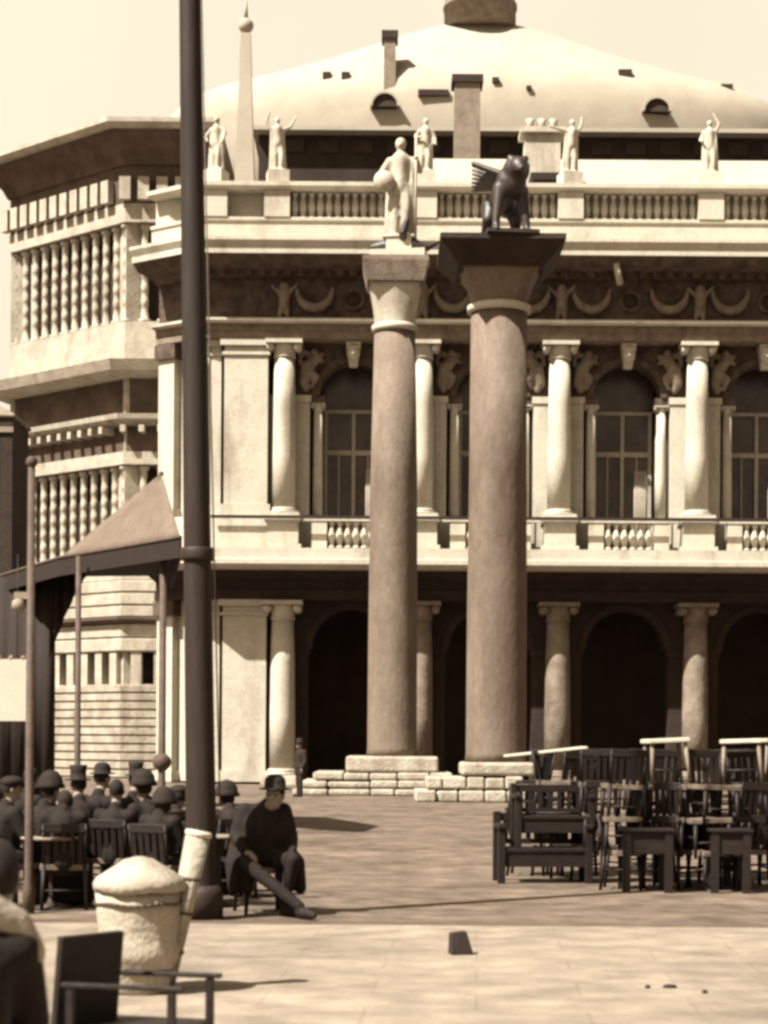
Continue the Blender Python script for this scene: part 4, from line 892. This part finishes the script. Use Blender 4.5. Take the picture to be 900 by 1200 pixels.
# ------------------------------------------------------------------ stacked cafe furniture on the right
def place_stack(px, D, n, desc, dz=.385, top=None):
    lv = ['bottom chair', 'second chair up', 'third chair up', 'fourth chair up']
    base = P(px, 1000, D); rnd = random.Random(int(px*7+D*13))
    for i in range(n):
        l_ = 'topmost chair' if i == n-1 else lv[i]; last = i == n-1 and i > 0
        rz = R(rnd.choice((0, 180, 90, -90, 160, 20))+rnd.uniform(-16, 16))
        o = chair(f'{l_} in {desc}', (base.x+rnd.uniform(-.05, .05), D+rnd.uniform(-.05, .05), i*dz), rz, R(rnd.uniform(-4, 4)) if i else 0)
    return base.x, D, (n-1)*dz+.46
proto_stool = [None]
def stool(label, loc, rz, tilt=0):
    if proto_stool[0] is None:
        t = thing('stool', label, 'stool', (0, 0, 0), 0, 'pale-topped stools on the stacks'); m = MB(); m.box(-.25, .25, -.19, .19, .47, .52); m.build('seat', M['plank'], t, bevel=.01)
        for sx in (-1, 1):
            for sy in (-1, 1): m = MB(); m.tube((sx*.2, sy*.14, .469), (sx*.23, sy*.17, 0), .024, .02, 8); m.build('leg', M['chimney'], t)
        m = MB(); m.tube((-.22, -.155, .15), (.22, -.155, .15), .014); m.tube((-.22, .155, .15), (.22, .155, .15), .014); m.build('stretcher', M['wood'], t); proto_stool[0] = t; o = t
    else: o = copy_tree(proto_stool[0])
    o['label'] = label; o.location = loc; o.rotation_euler = (0, tilt, rz)
place_stack(655, 23.9, 3, 'the rear stack directly behind the piled benches')
place_stack(764, 23.0, 3, 'the middle stack behind the leftmost dark table')
place_stack(842, 23.5, 3, 'the middle stack behind the small right table')
place_stack(885, 23.7, 3, 'the rear stack behind the rightmost pale stools')
S1 = place_stack(728, 22.0, 3, 'the front stack nearest the bench end')
S2 = place_stack(781, 22.2, 3, 'the front stack under the leftmost pale stool')
S3 = place_stack(832, 22.0, 3, 'the front stack between the two pale stools')
S4 = place_stack(874, 22.4, 3, 'the front stack closest to the right edge')
place_stack(624, 24.3, 3, 'the rear stack under the left end of the plank', .36)
place_stack(672, 24.3, 3, 'the rear stack under the right end of the plank', .36)
place_stack(752, 24.2, 3, 'the rear stack between the first two front stacks')
place_stack(858, 24.4, 3, 'the rear stack behind the two rightmost stacks')
place_stack(700, 23.1, 3, 'the middle stack just right of the bench')
place_stack(806, 23.2, 3, 'the middle stack between second and third front stacks')
place_stack(915, 23.0, 3, 'the middle stack cut by the right edge')
stool('pale-topped stool crowning the second front stack of chairs', (S2[0], S2[1], S2[2]+.02), R(8), R(-3))
stool('pale-topped stool crowning the front stack closest to the right edge', (S4[0]-.05, S4[1], S4[2]+.02), R(-10), R(-2))
stool('pale-topped stool cut off by the right edge on top of the stacks', (PX(914, 900, 23), 23.0, S4[2]+.03), R(5))
def square_table(label, px, D, w_, z0=0):
    t = thing('wooden_table', label, 'table', (PX(px, 1000, D), D, z0), R(random.uniform(-5, 5)), 'dark wooden tables among the stacks'); h_ = w_/2
    m = MB(); m.box(-h_, h_, -.33, .33, .70, .735); m.build('table_top', M['wood'], t, bevel=.006)
    m = MB(); m.box(-h_+.05, h_-.05, -.28, -.25, .45, .699); m.box(-h_+.05, h_-.05, .25, .28, .45, .699); m.box(-h_+.05, -h_+.08, -.25, .25, .45, .699); m.box(h_-.08, h_-.05, -.25, .25, .45, .699); m.build('apron', M['wood'], t)
    for sx in (-1, 1):
        for sy in (-1, 1): m = MB(); m.box(sx*(h_-.07)-.045, sx*(h_-.07)+.045, sy*.265-.045, sy*.265+.045, 0, .699); m.build('leg', M['wood'], t)
    return t
square_table('dark wooden table with deep apron between the first two front stacks', 756, 21.75, .62)
square_table('dark wooden table with deep apron between the two rightmost front stacks', 853, 21.75, .5)
square_table('dark wooden table with deep apron in the second row behind the third stack', 810, 22.75, .9)
# bench
D = 23.0; bx0, bx1 = PX(580, 1000, D), PX(692, 1000, D); w2 = (bx1-bx0)/2
bn = thing('bench', 'dark wooden settle bench with arms at the left of the stacked chairs', 'bench', ((bx0+bx1)/2, D, 0), R(4))
m = MB(); m.box(-w2+.08, w2-.08, -.22, .24, .38, .43); m.build('seat', M['wood'], bn, bevel=.008)
m = MB(); m.box(-w2+.08, w2-.08, -.2, -.17, .2, .377); m.build('apron', M['wood'], bn)
bk = MB(); bk.box(-w2+.08, w2-.08, .25, .28, .74, .84); bk.box(-w2+.08, w2-.08, .25, .28, .46, .52)
for q in range(7): xx = -w2+.16+q*(2*w2-.32)/6; bk.box(xx-.03, xx+.03, .255, .275, .52, .74)
bk.build('backrest', M['wood'], bn)
for sx in (-1, 1):
    for yy in (-.2, .26):
        m = MB(); m.box(sx*(w2-.05)-.045, sx*(w2-.05)+.045, yy-.04, yy+.04, 0, .66 if yy < 0 else .86); m.build('leg', M['wood'], bn, bevel=.008)
    m = MB(); m.box(sx*(w2-.05)-.055, sx*(w2-.05)+.055, -.27, .22, .66, .72); m.build('arm', M['wood'], bn, bevel=.012)
# second bench piled on the first
b2 = copy_tree(bn); b2['label'] = 'dark wooden settle bench piled on the lower bench beneath the plank'; b2['group'] = bn['group'] = 'dark settle benches'
b2.location = (bn.location.x+.12, D+.02, .435); b2.scale = (.84, .9, .9)
# planks lying on the stacks
def plank(label, xa, ya, xb, yb, D, m_, t=.03, dep=.45):
    a, b = P(xa, ya, D), P(xb, yb, D); c = (a+b)/2; o = MB().box(-(b-a).length/2, (b-a).length/2, -dep/2, dep/2, -t/2, t/2).build('plank', m_, None, bevel=.006)
    o.location = c; o.rotation_euler = (0, -math.atan2(b.z-a.z, b.x-a.x), R(3)); tag(o, label, 'plank', 'planks on the stacked furniture')
plank('long pale plank lying slightly tilted on the two rear stacks', 592, 886, 686, 876, 24.3, M['plank'])
plank('short grey plank lying across the front stacks right of the long one', 684, 884, 748, 884, 23.4, M['seat'])

# scraps on the paving
for px, py, lab in ((785, 1155, 'small dark flat scrap lying on the pale paving below the stacks'), (826, 1161, 'tiny dark round scrap right of the flat scrap on the pale paving'), (759, 1156, 'tiny dark round scrap left of the flat scrap on the pale paving')):
    D = EYE*FPX/(py-870+(px-450)*.007); p = P(px, py, D); w_ = .055 if px == 785 else .022
    m = MB(); m.lathe([(w_*.8, 0), (w_, .008), (w_*.6, .022), (.004, .026)], (0, 0, 0), 9, sy=.6); o = m.build('scrap', M['pole']); o.location = (p.x, p.y, .013); tag(o, lab, 'litter', 'scraps on the paving')
